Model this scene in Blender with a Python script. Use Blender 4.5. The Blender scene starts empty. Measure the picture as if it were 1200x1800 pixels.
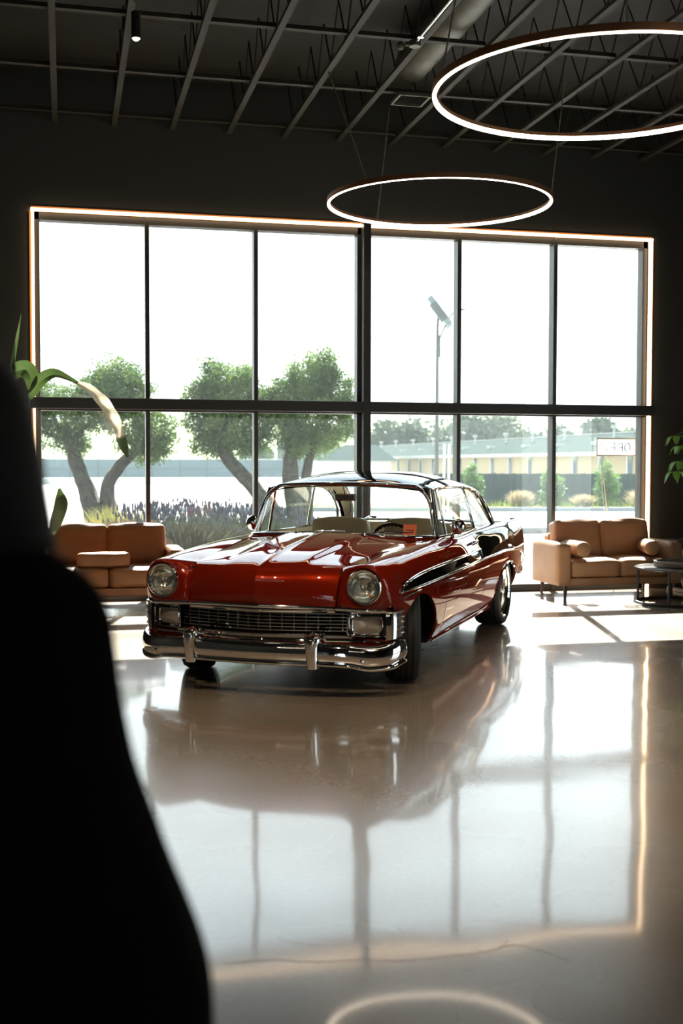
import bpy, bmesh, math, random
import numpy as np
from mathutils import Vector, Matrix

SC = bpy.context.scene
COL = SC.collection
PI = math.pi
R = math.radians

# ------------------------------------------------------------------ camera
cam_data = bpy.data.cameras.new('camera')
cam = bpy.data.objects.new('camera', cam_data)
COL.objects.link(cam)
cam_data.sensor_fit = 'VERTICAL'
cam_data.sensor_height = 36.0
cam_data.lens = 2055.5 / 1800 * 36.0
cam_data.clip_start = 0.05
cam_data.clip_end = 900
YAW, PITCH, ROLL = 0.2316, 0.0414, 0.0020
fw = Vector((math.sin(YAW) * math.cos(PITCH), math.cos(YAW) * math.cos(PITCH), -math.sin(PITCH)))
r0 = Vector((math.cos(YAW), -math.sin(YAW), 0))
u0 = r0.cross(fw)
rt = r0 * math.cos(ROLL) + u0 * math.sin(ROLL)
up = -r0 * math.sin(ROLL) + u0 * math.cos(ROLL)
cam.matrix_world = Matrix(((rt.x, up.x, -fw.x, 0), (rt.y, up.y, -fw.y, 0), (rt.z, up.z, -fw.z, 1.498), (0, 0, 0, 1)))
cam_data.dof.use_dof = True
cam_data.dof.focus_distance = 9.6
cam_data.dof.aperture_fstop = 2.3
SC.camera = cam

# ------------------------------------------------------------------ view, world, sun
SC.view_settings.view_transform = 'Standard'
SC.view_settings.look = 'None'
SC.view_settings.gamma = 1.0
SC.view_settings.use_curve_mapping = False
SC.view_settings.exposure = 0.0
try:
    cy = SC.cycles
    cy.use_denoising = True
    cy.max_bounces = 9
    cy.diffuse_bounces = 4
    cy.glossy_bounces = 5
    cy.transmission_bounces = 8
    cy.transparent_max_bounces = 24
    cy.volume_bounces = 0
    cy.sample_clamp_indirect = 12.0
    cy.caustics_reflective = False
    cy.caustics_refractive = False
except Exception:
    pass

world = bpy.data.worlds.new('sky')
SC.world = world
world.use_nodes = True
wn = world.node_tree
bg = wn.nodes['Background']
wtc = wn.nodes.new('ShaderNodeTexCoord')
wsep = wn.nodes.new('ShaderNodeSeparateXYZ')
wramp = wn.nodes.new('ShaderNodeValToRGB')
wn.links.new(wtc.outputs['Generated'], wsep.inputs[0])
wn.links.new(wsep.outputs['Z'], wramp.inputs[0])
wramp.color_ramp.elements[0].position = 0.0
wramp.color_ramp.elements[0].color = (0.93, 0.99, 1.0, 1)
wramp.color_ramp.elements[1].position = 0.7
wramp.color_ramp.elements[1].color = (0.62, 0.82, 1.0, 1)
wn.links.new(wramp.outputs[0], bg.inputs['Color'])
bg.inputs['Strength'].default_value = 3.4

sun_d = bpy.data.lights.new('sun', 'SUN')
sun_d.energy = 42.0
sun_d.color = (1.0, 0.97, 0.91)
sun_d.angle = R(0.55)
sun = bpy.data.objects.new('sun', sun_d)
COL.objects.link(sun)
sun.location = (20, 60, 50)
sun.rotation_euler = Vector((-0.27, -1.0, -1.02)).to_track_quat('-Z', 'Y').to_euler()

# ------------------------------------------------------------------ helpers
def tag(o, label=None, cat=None, group=None, kind=None):
    if label: o['label'] = label
    if cat: o['category'] = cat
    if group: o['group'] = group
    if kind: o['kind'] = kind
    return o

def empty(name, loc=(0, 0, 0), rz=0.0, label=None, cat=None, group=None, kind=None):
    o = bpy.data.objects.new(name, None)
    COL.objects.link(o)
    o.empty_display_size = 0.1
    o.location = loc
    o.rotation_euler = (0, 0, rz)
    return tag(o, label, cat, group, kind)

def nrm(v):
    v = np.asarray(v, float)
    n = np.linalg.norm(v)
    return v / n if n > 1e-12 else v

class MB:
    """collects shapes into one mesh"""
    def __init__(self):
        self.v, self.f, self.m = [], [], []
        self.mi = 0

    def add(self, vs, fs, mi=None):
        b = len(self.v)
        self.v.extend([tuple(float(c) for c in p) for p in vs])
        self.f.extend([tuple(b + i for i in f) for f in fs])
        self.m.extend([self.mi if mi is None else mi] * len(fs))
        return b

    def grid(self, P, closed_u=False, closed_v=False, flip=False, mi=None):
        n, m = len(P), len(P[0])
        vs = [p for row in P for p in row]
        fs = []
        for i in range(n if closed_u else n - 1):
            for j in range(m if closed_v else m - 1):
                a = i * m + j
                b = i * m + (j + 1) % m
                c = ((i + 1) % n) * m + (j + 1) % m
                d = ((i + 1) % n) * m + j
                fs.append((a, d, c, b) if flip else (a, b, c, d))
        return self.add(vs, fs, mi)

    def box(self, c, s, rot=None, mi=None):
        hx, hy, hz = s[0] / 2, s[1] / 2, s[2] / 2
        P = [Vector((x * hx, y * hy, z * hz)) for x in (-1, 1) for y in (-1, 1) for z in (-1, 1)]
        if rot is not None:
            P = [rot @ p for p in P]
        P = [(p.x + c[0], p.y + c[1], p.z + c[2]) for p in P]
        return self.add(P, [(0, 1, 3, 2), (4, 6, 7, 5), (0, 4, 5, 1), (2, 3, 7, 6), (0, 2, 6, 4), (1, 5, 7, 3)], mi)

    def bx(self, x0, x1, y0, y1, z0, z1, mi=None):
        return self.box(((x0 + x1) / 2, (y0 + y1) / 2, (z0 + z1) / 2), (abs(x1 - x0), abs(y1 - y0), abs(z1 - z0)), mi=mi)

    def tube(self, path, r, n=8, cap=True, closed=False, flat=1.0, upv=(0, 0, 1), mi=None):
        """round or elliptical bar along a path; r may be a list"""
        path = [np.asarray(p, float) for p in path]
        k = len(path)
        rows = []
        prev = None
        for i in range(k):
            if closed:
                t = nrm(path[(i + 1) % k] - path[i - 1])
            else:
                t = nrm(path[min(i + 1, k - 1)] - path[max(i - 1, 0)])
            u = np.asarray(upv, float) if prev is None else prev
            u = u - t * (u @ t)
            if np.linalg.norm(u) < 1e-5:
                u = np.array((1.0, 0, 0)) - t * t[0]
                if np.linalg.norm(u) < 1e-5:
                    u = np.array((0, 1.0, 0))
            u = nrm(u)
            prev = u
            w = np.cross(t, u)
            rr = r[i] if isinstance(r, (list, tuple, np.ndarray)) else r
            rows.append([path[i] + u * (math.cos(a) * rr * flat) + w * (math.sin(a) * rr)
                         for a in [2 * PI * j / n for j in range(n)]])
        b = self.grid(rows, closed_u=closed, closed_v=True, mi=mi)
        if cap and not closed:
            self.f.append(tuple(b + j for j in reversed(range(n))))
            self.f.append(tuple(b + (k - 1) * n + j for j in range(n)))
            self.m.extend([self.mi if mi is None else mi] * 2)
        return b

    def cyl(self, p, q, r, n=16, r2=None, mi=None):
        return self.tube([p, q], [r, r if r2 is None else r2], n, mi=mi)

    def lathe(self, prof, c=(0, 0, 0), ax='z', n=32, mi=None, close=False):
        """prof: list of (radius, height) turned round an axis"""
        rows = []
        for i in range(n):
            a = 2 * PI * i / n
            ca, sa = math.cos(a), math.sin(a)
            row = []
            for r, h in prof:
                if ax == 'z': p = (r * ca, r * sa, h)
                elif ax == 'x': p = (h, r * ca, r * sa)
                else: p = (r * sa, h, r * ca)
                row.append((p[0] + c[0], p[1] + c[1], p[2] + c[2]))
            rows.append(row)
        return self.grid(rows, closed_u=True, closed_v=close, mi=mi)

    def ball(self, c, r, n=14, m=9, s=(1, 1, 1), mi=None):
        rows = []
        for i in range(m + 1):
            th = PI * i / m
            rows.append([(c[0] + r * s[0] * math.sin(th) * math.cos(2 * PI * j / n),
                          c[1] + r * s[1] * math.sin(th) * math.sin(2 * PI * j / n),
                          c[2] + r * s[2] * math.cos(th)) for j in range(n)])
        return self.grid(rows, closed_v=True, mi=mi)

    def build(self, name, mats, parent=None, smooth=True, angle=38, bevel=0.0, subsurf=0, loc=None, rz=None, merge=True, recalc=True, seg=2):
        me = bpy.data.meshes.new(name)
        me.from_pydata(self.v, [], self.f)
        if not isinstance(mats, (list, tuple)):
            mats = [mats]
        for m in mats:
            me.materials.append(m)
        if len(mats) > 1:
            me.polygons.foreach_set('material_index', self.m)
        bm = bmesh.new()
        bm.from_mesh(me)
        if merge:
            bmesh.ops.remove_doubles(bm, verts=bm.verts, dist=1e-5)
        if recalc:
            bmesh.ops.recalc_face_normals(bm, faces=bm.faces)
        bm.to_mesh(me)
        bm.free()
        if smooth:
            me.polygons.foreach_set('use_smooth', [True] * len(me.polygons))
            if angle is not None:
                me.set_sharp_from_angle(angle=R(angle))
        me.update()
        o = bpy.data.objects.new(name, me)
        COL.objects.link(o)
        if parent is not None:
            o.parent = parent
        if loc is not None:
            o.location = loc
        if rz is not None:
            o.rotation_euler = (0, 0, rz)
        if bevel:
            b = o.modifiers.new('bevel', 'BEVEL')
            b.width = bevel
            b.segments = seg
            b.limit_method = 'ANGLE'
            b.angle_limit = R(35)
        if subsurf:
            s = o.modifiers.new('sub', 'SUBSURF')
            s.levels = subsurf
            s.render_levels = subsurf
        return o

def copy_tree(o, parent=None):
    c = o.copy()
    COL.objects.link(c)
    if parent is not None:
        c.parent = parent
    for ch in list(o.children):
        copy_tree(ch, c)
    return c

def pchip(xs, ys, q):
    xs = np.asarray(xs, float); ys = np.asarray(ys, float)
    q = np.clip(np.asarray(q, float), xs[0], xs[-1])
    h = np.diff(xs); d = np.diff(ys) / h
    m = np.zeros_like(ys)
    for i in range(1, len(xs) - 1):
        if d[i - 1] * d[i] > 0:
            w1, w2 = 2 * h[i] + h[i - 1], h[i] + 2 * h[i - 1]
            m[i] = (w1 + w2) / (w1 / d[i - 1] + w2 / d[i])
    m[0], m[-1] = d[0], d[-1]
    i = np.clip(np.searchsorted(xs, q, side='right') - 1, 0, len(xs) - 2)
    t = (q - xs[i]) / h[i]
    return ((2 * t**3 - 3 * t**2 + 1) * ys[i] + (t**3 - 2 * t**2 + t) * h[i] * m[i]
            + (-2 * t**3 + 3 * t**2) * ys[i + 1] + (t**3 - t**2) * h[i] * m[i + 1])

def spline(pts, n):
    """smooth resample of a point list"""
    pts = np.asarray(pts, float)
    d = np.r_[0, np.cumsum(np.linalg.norm(np.diff(pts, axis=0), axis=1))]
    q = np.linspace(0, d[-1], n)
    return np.stack([cubic(d, pts[:, k], q) for k in range(pts.shape[1])], 1)

def cubic(xs, ys, q):
    """Catmull-Rom style interpolation (C1)"""
    xs = np.asarray(xs, float); ys = np.asarray(ys, float)
    q = np.clip(np.asarray(q, float), xs[0], xs[-1])
    h = np.diff(xs); d = np.diff(ys) / h
    m = np.zeros_like(ys)
    m[1:-1] = (d[:-1] * h[1:] + d[1:] * h[:-1]) / (h[1:] + h[:-1])
    m[0], m[-1] = d[0], d[-1]
    i = np.clip(np.searchsorted(xs, q, side='right') - 1, 0, len(xs) - 2)
    t = (q - xs[i]) / h[i]
    return ((2 * t**3 - 3 * t**2 + 1) * ys[i] + (t**3 - 2 * t**2 + t) * h[i] * m[i]
            + (-2 * t**3 + 3 * t**2) * ys[i + 1] + (t**3 - t**2) * h[i] * m[i + 1])

# ------------------------------------------------------------------ materials
def mat(name, col=(0.5, 0.5, 0.5), rough=0.5, metal=0.0, coat=0.0, coat_r=0.03, spec=0.5, emit=None, es=0.0,
        trans=0.0, sheen=0.0, noise=None, bump=None, sub=0.0, ior=1.5):
    m = bpy.data.materials.new(name)
    m.use_nodes = True
    nt = m.node_tree
    p = nt.nodes['Principled BSDF']
    p.inputs['Base Color'].default_value = (*col, 1)
    p.inputs['Roughness'].default_value = rough
    p.inputs['Metallic'].default_value = metal
    p.inputs['Coat Weight'].default_value = coat
    p.inputs['Coat Roughness'].default_value = coat_r
    p.inputs['Specular IOR Level'].default_value = spec
    p.inputs['Transmission Weight'].default_value = trans
    p.inputs['Sheen Weight'].default_value = sheen
    p.inputs['IOR'].default_value = ior
    if emit:
        p.inputs['Emission Color'].default_value = (*emit, 1)
        p.inputs['Emission Strength'].default_value = es
    if noise or bump:
        tc = nt.nodes.new('ShaderNodeTexCoord')
    if noise:      # (scale, second colour, contrast low, contrast high)
        tx = nt.nodes.new('ShaderNodeTexNoise')
        tx.inputs['Scale'].default_value = noise[0]
        tx.inputs['Detail'].default_value = 6
        rp = nt.nodes.new('ShaderNodeValToRGB')
        rp.color_ramp.elements[0].position = noise[2]
        rp.color_ramp.elements[1].position = noise[3]
        rp.color_ramp.elements[0].color = (*col, 1)
        rp.color_ramp.elements[1].color = (*noise[1], 1)
        nt.links.new(tc.outputs['Object'], tx.inputs['Vector'])
        nt.links.new(tx.outputs['Fac'], rp.inputs[0])
        nt.links.new(rp.outputs[0], p.inputs['Base Color'])
    if bump:       # (scale, strength, distance)
        tb = nt.nodes.new('ShaderNodeTexNoise')
        tb.inputs['Scale'].default_value = bump[0]
        tb.inputs['Detail'].default_value = 4
        bp = nt.nodes.new('ShaderNodeBump')
        bp.inputs['Strength'].default_value = bump[1]
        bp.inputs['Distance'].default_value = bump[2]
        nt.links.new(tc.outputs['Object'], tb.inputs['Vector'])
        nt.links.new(tb.outputs['Fac'], bp.inputs['Height'])
        nt.links.new(bp.outputs[0], p.inputs['Normal'])
    return m

def leaf_mat(name, c1, c2, trans=0.45, scale=3.0, rough=0.5, gloss=0.05):
    m = bpy.data.materials.new(name)
    m.use_nodes = True
    nt = m.node_tree
    nt.nodes.clear()
    out = nt.nodes.new('ShaderNodeOutputMaterial')
    tc = nt.nodes.new('ShaderNodeTexCoord')
    tx = nt.nodes.new('ShaderNodeTexNoise')
    tx.inputs['Scale'].default_value = scale
    tx.inputs['Detail'].default_value = 3
    rp = nt.nodes.new('ShaderNodeValToRGB')
    rp.color_ramp.elements[0].position = 0.35
    rp.color_ramp.elements[1].position = 0.65
    rp.color_ramp.elements[0].color = (*c1, 1)
    rp.color_ramp.elements[1].color = (*c2, 1)
    nt.links.new(tc.outputs['Object'], tx.inputs['Vector'])
    nt.links.new(tx.outputs['Fac'], rp.inputs[0])
    d = nt.nodes.new('ShaderNodeBsdfDiffuse')
    t = nt.nodes.new('ShaderNodeBsdfTranslucent')
    g = nt.nodes.new('ShaderNodeBsdfGlossy')
    g.inputs['Roughness'].default_value = rough
    g.inputs['Color'].default_value = (1, 1, 1, 1)
    a = nt.nodes.new('ShaderNodeMixShader')
    b = nt.nodes.new('ShaderNodeMixShader')
    a.inputs[0].default_value = trans
    b.inputs[0].default_value = gloss
    nt.links.new(rp.outputs[0], d.inputs['Color'])
    nt.links.new(rp.outputs[0], t.inputs['Color'])
    nt.links.new(d.outputs[0], a.inputs[1])
    nt.links.new(t.outputs[0], a.inputs[2])
    nt.links.new(a.outputs[0], b.inputs[1])
    nt.links.new(g.outputs[0], b.inputs[2])
    nt.links.new(b.outputs[0], out.inputs['Surface'])
    return m

def glass_mat(name, tint=(1, 1, 1), veil=0.03, refl=1.0, rough=0.0, veil_col=(0.85, 0.95, 0.92)):
    """thin clear glass: see-through, a fresnel reflection, a little dust added as pale haze"""
    m = bpy.data.materials.new(name)
    m.use_nodes = True
    nt = m.node_tree
    nt.nodes.clear()
    out = nt.nodes.new('ShaderNodeOutputMaterial')
    tr = nt.nodes.new('ShaderNodeBsdfTransparent')
    tr.inputs['Color'].default_value = (*tint, 1)
    gl = nt.nodes.new('ShaderNodeBsdfGlossy')
    gl.inputs['Roughness'].default_value = rough
    lw = nt.nodes.new('ShaderNodeLayerWeight')          # Schlick reflectance of a thin sheet
    lw.inputs['Blend'].default_value = 0.5
    pw = nt.nodes.new('ShaderNodeMath')
    pw.operation = 'POWER'
    pw.inputs[1].default_value = 5.0
    nt.links.new(lw.outputs['Facing'], pw.inputs[0])
    mu = nt.nodes.new('ShaderNodeMath')
    mu.operation = 'MULTIPLY_ADD'
    mu.inputs[1].default_value = 0.9 * refl
    mu.inputs[2].default_value = 0.04 * refl
    mx = nt.nodes.new('ShaderNodeMixShader')
    nt.links.new(pw.outputs[0], mu.inputs[0])
    nt.links.new(mu.outputs[0], mx.inputs[0])
    nt.links.new(tr.outputs[0], mx.inputs[1])
    nt.links.new(gl.outputs[0], mx.inputs[2])
    last = mx
    if veil > 0:
        dt = nt.nodes.new('ShaderNodeBsdfTranslucent')
        dt.inputs['Color'].default_value = (*veil_col, 1)
        m2 = nt.nodes.new('ShaderNodeMixShader')
        m2.inputs[0].default_value = veil
        nt.links.new(mx.outputs[0], m2.inputs[1])
        nt.links.new(dt.outputs[0], m2.inputs[2])
        last = m2
    nt.links.new(last.outputs[0], out.inputs['Surface'])
    return m

def emit_mat(name, col, s):
    m = bpy.data.materials.new(name)
    m.use_nodes = True
    nt = m.node_tree
    nt.nodes.clear()
    out = nt.nodes.new('ShaderNodeOutputMaterial')
    e = nt.nodes.new('ShaderNodeEmission')
    e.inputs['Color'].default_value = (*col, 1)
    e.inputs['Strength'].default_value = s
    nt.links.new(e.outputs[0], out.inputs['Surface'])
    return m

def floor_mat():
    m = bpy.data.materials.new('polished_concrete')
    m.use_nodes = True
    nt = m.node_tree
    p = nt.nodes['Principled BSDF']
    tc = nt.nodes.new('ShaderNodeTexCoord')
    def noise(scale, det=5, rough=0.55):
        t = nt.nodes.new('ShaderNodeTexNoise')
        t.inputs['Scale'].default_value = scale
        t.inputs['Detail'].default_value = det
        t.inputs['Roughness'].default_value = rough
        nt.links.new(tc.outputs['Object'], t.inputs['Vector'])
        return t
    def ramp(src, stops):
        r = nt.nodes.new('ShaderNodeValToRGB')
        while len(r.color_ramp.elements) < len(stops):
            r.color_ramp.elements.new(0.5)
        for e, (po, c) in zip(r.color_ramp.elements, stops):
            e.position = po
            e.color = (*c, 1)
        nt.links.new(src, r.inputs[0])
        return r
    big = noise(0.5, 2.5, 0.5)
    base = ramp(big.outputs['Fac'], [(0.30, (0.215, 0.170, 0.122)), (0.5, (0.285, 0.230, 0.172)), (0.72, (0.345, 0.288, 0.222))])
    fine = noise(38, 4)
    fr = ramp(fine.outputs['Fac'], [(0.3, (0.93, 0.93, 0.93)), (0.7, (1.03, 1.03, 1.03))])
    mx = nt.nodes.new('ShaderNodeMix'); mx.data_type = 'RGBA'; mx.blend_type = 'MULTIPLY'
    mx.inputs['Factor'].default_value = 1.0
    nt.links.new(base.outputs[0], mx.inputs['A'])
    nt.links.new(fr.outputs[0], mx.inputs['B'])
    # pits and specks
    vo = nt.nodes.new('ShaderNodeTexVoronoi')
    vo.inputs['Scale'].default_value = 3.3
    vo.inputs['Randomness'].default_value = 1.0
    nt.links.new(tc.outputs['Object'], vo.inputs['Vector'])
    sp = ramp(vo.outputs['Distance'], [(0.0, (0.30, 0.28, 0.26)), (0.018, (1, 1, 1))])
    sp.color_ramp.elements[0].position = 0.012
    mx2 = nt.nodes.new('ShaderNodeMix'); mx2.data_type = 'RGBA'; mx2.blend_type = 'MULTIPLY'
    mx2.inputs['Factor'].default_value = 0.9
    nt.links.new(mx.outputs['Result'], mx2.inputs['A'])
    nt.links.new(sp.outputs[0], mx2.inputs['B'])
    nt.links.new(mx2.outputs['Result'], p.inputs['Base Color'])
    rg = noise(1.2, 1.5)
    rr = ramp(rg.outputs['Fac'], [(0.3, (0.22,) * 3), (0.7, (0.30,) * 3)])
    nt.links.new(rr.outputs[0], p.inputs['Roughness'])
    p.inputs['Specular IOR Level'].default_value = 0.9
    p.inputs['Coat Weight'].default_value = 0.75
    p.inputs['Coat Roughness'].default_value = 0.062
    wv = noise(1.1, 1.0, 0.3)
    bp = nt.nodes.new('ShaderNodeBump')
    bp.inputs['Strength'].default_value = 1.0
    bp.inputs['Distance'].default_value = 0.007
    nt.links.new(wv.outputs['Fac'], bp.inputs['Height'])
    nt.links.new(bp.outputs[0], p.inputs['Normal'])
    nt.links.new(bp.outputs[0], p.inputs['Coat Normal'])
    return m

M = {}
M['floor'] = floor_mat()
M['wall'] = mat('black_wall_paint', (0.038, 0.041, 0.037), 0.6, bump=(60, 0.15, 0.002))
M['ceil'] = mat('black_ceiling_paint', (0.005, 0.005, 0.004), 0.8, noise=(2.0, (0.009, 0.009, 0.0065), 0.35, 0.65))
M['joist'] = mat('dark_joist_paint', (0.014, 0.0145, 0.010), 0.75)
M['frame'] = mat('dark_bronze_frame', (0.030, 0.030, 0.030), 0.42)
M['steel'] = mat('black_steel', (0.020, 0.021, 0.022), 0.45)
M['glass'] = glass_mat('window_glass', (0.97, 0.99, 0.98), veil=0.004)  # pale scatter added to the panes to veil the outdoors like haze
M['carglass'] = glass_mat('car_glass', (0.95, 0.98, 0.96), veil=0.006)
M['lens'] = glass_mat('lamp_lens', (0.95, 0.95, 0.93), veil=0.10, refl=1.3)
M['red'] = mat('candy_red_paint', (0.185, 0.0115, 0.003), 0.30, metal=0.26, coat=1.0, coat_r=0.01, spec=0.0)
M['red'].node_tree.nodes['Principled BSDF'].inputs['Specular Tint'].default_value = (0.6, 0.05, 0.02, 1)
M['black'] = mat('black_gloss_paint', (0.004, 0.004, 0.005), 0.4, coat=1.0, coat_r=0.012, spec=0.0)
M['chrome'] = mat('chrome', (0.90, 0.90, 0.91), 0.045, metal=1.0)
M['satin'] = mat('satin_metal', (0.62, 0.62, 0.62), 0.22, metal=1.0)
M['rubber'] = mat('tyre_rubber', (0.012, 0.012, 0.013), 0.62)
M['dark'] = mat('dark_underbody', (0.006, 0.006, 0.006), 0.8)
M['cream'] = mat('cream_vinyl', (0.56, 0.50, 0.38), 0.48, bump=(160, 0.06, 0.002))
M['headliner'] = mat('cream_headliner', (0.60, 0.54, 0.42), 0.7)
M['reflector'] = mat('lamp_reflector', (0.85, 0.82, 0.74), 0.16, metal=1.0)
M['amber'] = mat('amber_bulb', (0.8, 0.35, 0.05), 0.2)
M['taillight'] = mat('tail_light_red', (0.35, 0.01, 0.01), 0.15, coat=1)
M['leather'] = mat('tan_leather_shaded', (0.26, 0.108, 0.037), 0.46, noise=(5, (0.215, 0.084, 0.028), 0.35, 0.7), bump=(14, 0.25, 0.006))  # same leather as the right sofa, darkened in colour for shadow
M['lit_leather'] = mat('tan_leather_lit', (0.42, 0.235, 0.128), 0.55, noise=(5, (0.37, 0.20, 0.105), 0.35, 0.7), bump=(14, 0.25, 0.006))  # lit copy of the sofa leather, paler tone put into the colour
M['darkwood'] = mat('dark_wood', (0.045, 0.022, 0.012), 0.4)
M['led'] = emit_mat('warm_led', (1.0, 0.68, 0.40), 9.0)
M['ringled'] = emit_mat('warm_white_ring_led', (1.0, 0.82, 0.62), 15.0)
M['led_glow'] = mat('orange_glow_lip', (0.55, 0.24, 0.09), 0.5, metal=0.3)  # orange colour put in for the warm glow beside the strip lights
M['ringbody'] = mat('dark_bronze_ring', (0.22, 0.10, 0.045), 0.5, metal=0.3)
M['duct'] = mat('galvanised_duct', (0.085, 0.085, 0.068), 0.55, metal=0.2)
M['cable'] = mat('dull_cable', (0.20, 0.19, 0.16), 0.5)
M['bulb'] = emit_mat('warm_bulb', (1.0, 0.72, 0.42), 30.0)
# ================================================================== the setting
XL, XR, YW = -0.336, 6.816, 12.83          # window opening and inner face of the window wall
ZT, ZTR = 4.18, 2.194
RX0, RX1, RY0 = -4.0, 9.3, -7.0            # room extents
ZD = 5.62                                  # underside of the roof deck

FLOOR_CRACK_A = [(0.453, 3.429), (0.582, 3.428), (0.729, 3.378), (0.833, 3.370), (0.965, 3.332), (1.145, 3.332), (1.308, 3.363), (1.344, 3.408)]
FLOOR_CRACK_B = [(1.308, 3.363), (1.342, 3.364), (1.412, 3.304), (1.466, 3.216)]

def struct(name, mb, m, **k):
    o = mb.build(name, m, **k)
    o['kind'] = 'structure'
    return o

b = MB(); b.bx(RX0 - .3, RX1 + .3, RY0 - .3, YW + 0.30, -0.2, 0.0)
struct('floor', b, M['floor'], smooth=False)
b = MB()
for pts in (FLOOR_CRACK_A, FLOOR_CRACK_B):
    q = spline([(x, y, .0004) for x, y in pts], 90)
    rn = random.Random(3)
    q = [p + np.array((rn.uniform(-.004, .004), rn.uniform(-.004, .004), 0)) for p in q]
    w_ = [.0010 + .0012 * rn.random() for _ in q]
    b.grid([[(p[0], p[1] - w, p[2]) for p, w in zip(q, w_)], [(p[0], p[1] + w, p[2]) for p, w in zip(q, w_)]])
struct('floor_crack', b, mat('crack_dirt', (.035, .028, .022), .9), smooth=False)

b = MB()
b.bx(RX0 - .3, XL, YW, YW + .28, 0, 6.0); b.bx(XR, RX1 + .3, YW, YW + .28, 0, 6.0); b.bx(XL, XR, YW, YW + .28, ZT, 6.0)
struct('wall_back', b, M['wall'], smooth=False)
b = MB(); b.bx(RX0 - .3, RX0, RY0, YW, 0, 6.0)
struct('wall_left', b, M['wall'], smooth=False)
# right wall with a tall side window, front wall with a glazed entrance (both seen only in reflections)
WY0, WY1, WZ0, WZ1 = 2.2, 6.2, 0.15, 3.3
b = MB()
b.bx(RX1, RX1 + .28, RY0, WY0, 0, 6.0); b.bx(RX1, RX1 + .28, WY1, YW, 0, 6.0)
b.bx(RX1, RX1 + .28, WY0, WY1, 0, WZ0); b.bx(RX1, RX1 + .28, WY0, WY1, WZ1, 6.0)
struct('wall_right', b, M['wall'], smooth=False)
DX0, DX1, DZ1 = -3.2, -0.6, 2.5
b = MB()
b.bx(RX0, DX0, RY0 - .28, RY0, 0, 6.0); b.bx(DX1, RX1, RY0 - .28, RY0, 0, 6.0); b.bx(DX0, DX1, RY0 - .28, RY0, DZ1, 6.0)
struct('wall_front', b, M['wall'], smooth=False)

# ceiling: deck, joists, blocking
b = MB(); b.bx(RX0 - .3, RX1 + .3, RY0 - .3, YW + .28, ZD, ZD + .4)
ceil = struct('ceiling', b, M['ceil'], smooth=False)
jx = [-0.08 + 0.612 * k for k in range(-6, 15)]
for x in jx:
    b = MB(); b.bx(x - .028, x + .028, RY0, YW, 5.08, 5.115)
    o = b.build('joist', M['joist'], ceil, smooth=False)
    b = MB()
    yy = RY0 + .1                                   # open web of bent rods
    path = []
    while yy < YW - .05:
        path += [(x, yy, 5.11), (x, yy + .30, ZD - .04)]
        yy += .60
    b.tube(path, .008, 5)
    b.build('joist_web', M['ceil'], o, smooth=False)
for y in (9.75, 11.15, 12.55, 6.9, 3.6, 0.3, -3.0):
    b = MB()
    for i in range(len(jx) - 1):
        b.bx(jx[i] + .024, jx[i + 1] - .024, y - .03, y + .03, 5.115, 5.15)
    b.build('blocking', M['joist'], ceil, smooth=False)

# main window: frame, mullions, transom, panes
win = empty('window_1', ((XL + XR) / 2, YW, 0), kind='structure')
ox = (XL + XR) / 2
def wbox(name, x0, x1, y0, y1, z0, z1, m, bev=0.004):
    q = MB(); q.bx(x0 - ox, x1 - ox, y0 - YW, y1 - YW, z0, z1)
    return q.build(name, m, win, smooth=False, bevel=bev, seg=1)
FY0, FY1 = 12.86, 13.00
CM0, CM1 = 3.255, 3.342                    # central post
q = MB()
for x0, x1 in ((XL + .03, XL + .085), (XR - .095, XR - .035), (CM0 - .045, CM0 + .002), (CM1 - .002, CM1 + .01)):
    q.bx(x0 - ox, x1 - ox, FY0 - YW, FY1 - YW, 0, ZT)
q.bx(XL + .03 - ox, XR - .03 - ox, FY0 - YW, FY1 - YW, ZT - .115, ZT - .02)
q.bx(XL + .03 - ox, XR - .03 - ox, FY0 - YW, FY1 - YW, 0.0, 0.085)
q.build('outer_frame', M['frame'], win, smooth=False, bevel=.004, seg=1)
for x in (0.897, 2.082, 4.443, 5.626):
    wbox('mullion', x - .047, x, FY0 - .01, FY1, 0.0, ZT - .03, M['frame'])
wbox('central_post', CM0, CM1, 12.74, 13.02, 0.0, ZT + .06, M['steel'])
wbox('transom', XL - .02, XR + .03, 12.75, FY1 - .02, ZTR - .118, ZTR, M['steel'])
q = MB(); q.bx(XL + .05 - ox, XR - .05 - ox, FY0 - YW, FY1 - .01 - YW, ZTR - .135, ZTR - .118); q.build('glazing_bead', M['frame'], win, smooth=False)
edges = [XL + .085, 0.850, 0.897, 2.035, 2.082, CM0 - .045, CM1 + .01, 4.396, 4.443, 5.579, 5.626, XR - .095]
for i in range(0, 12, 2):
    for z0, z1 in ((.085, ZTR - .135), (ZTR, ZT - .115)):
        q = MB(); q.bx(edges[i] - .01 - ox, edges[i + 1] + .01 - ox, 12.93 - YW, 12.937 - YW, z0 - .008, z1 + .008)
        q.build('pane', M['glass'], win, smooth=False)

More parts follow.
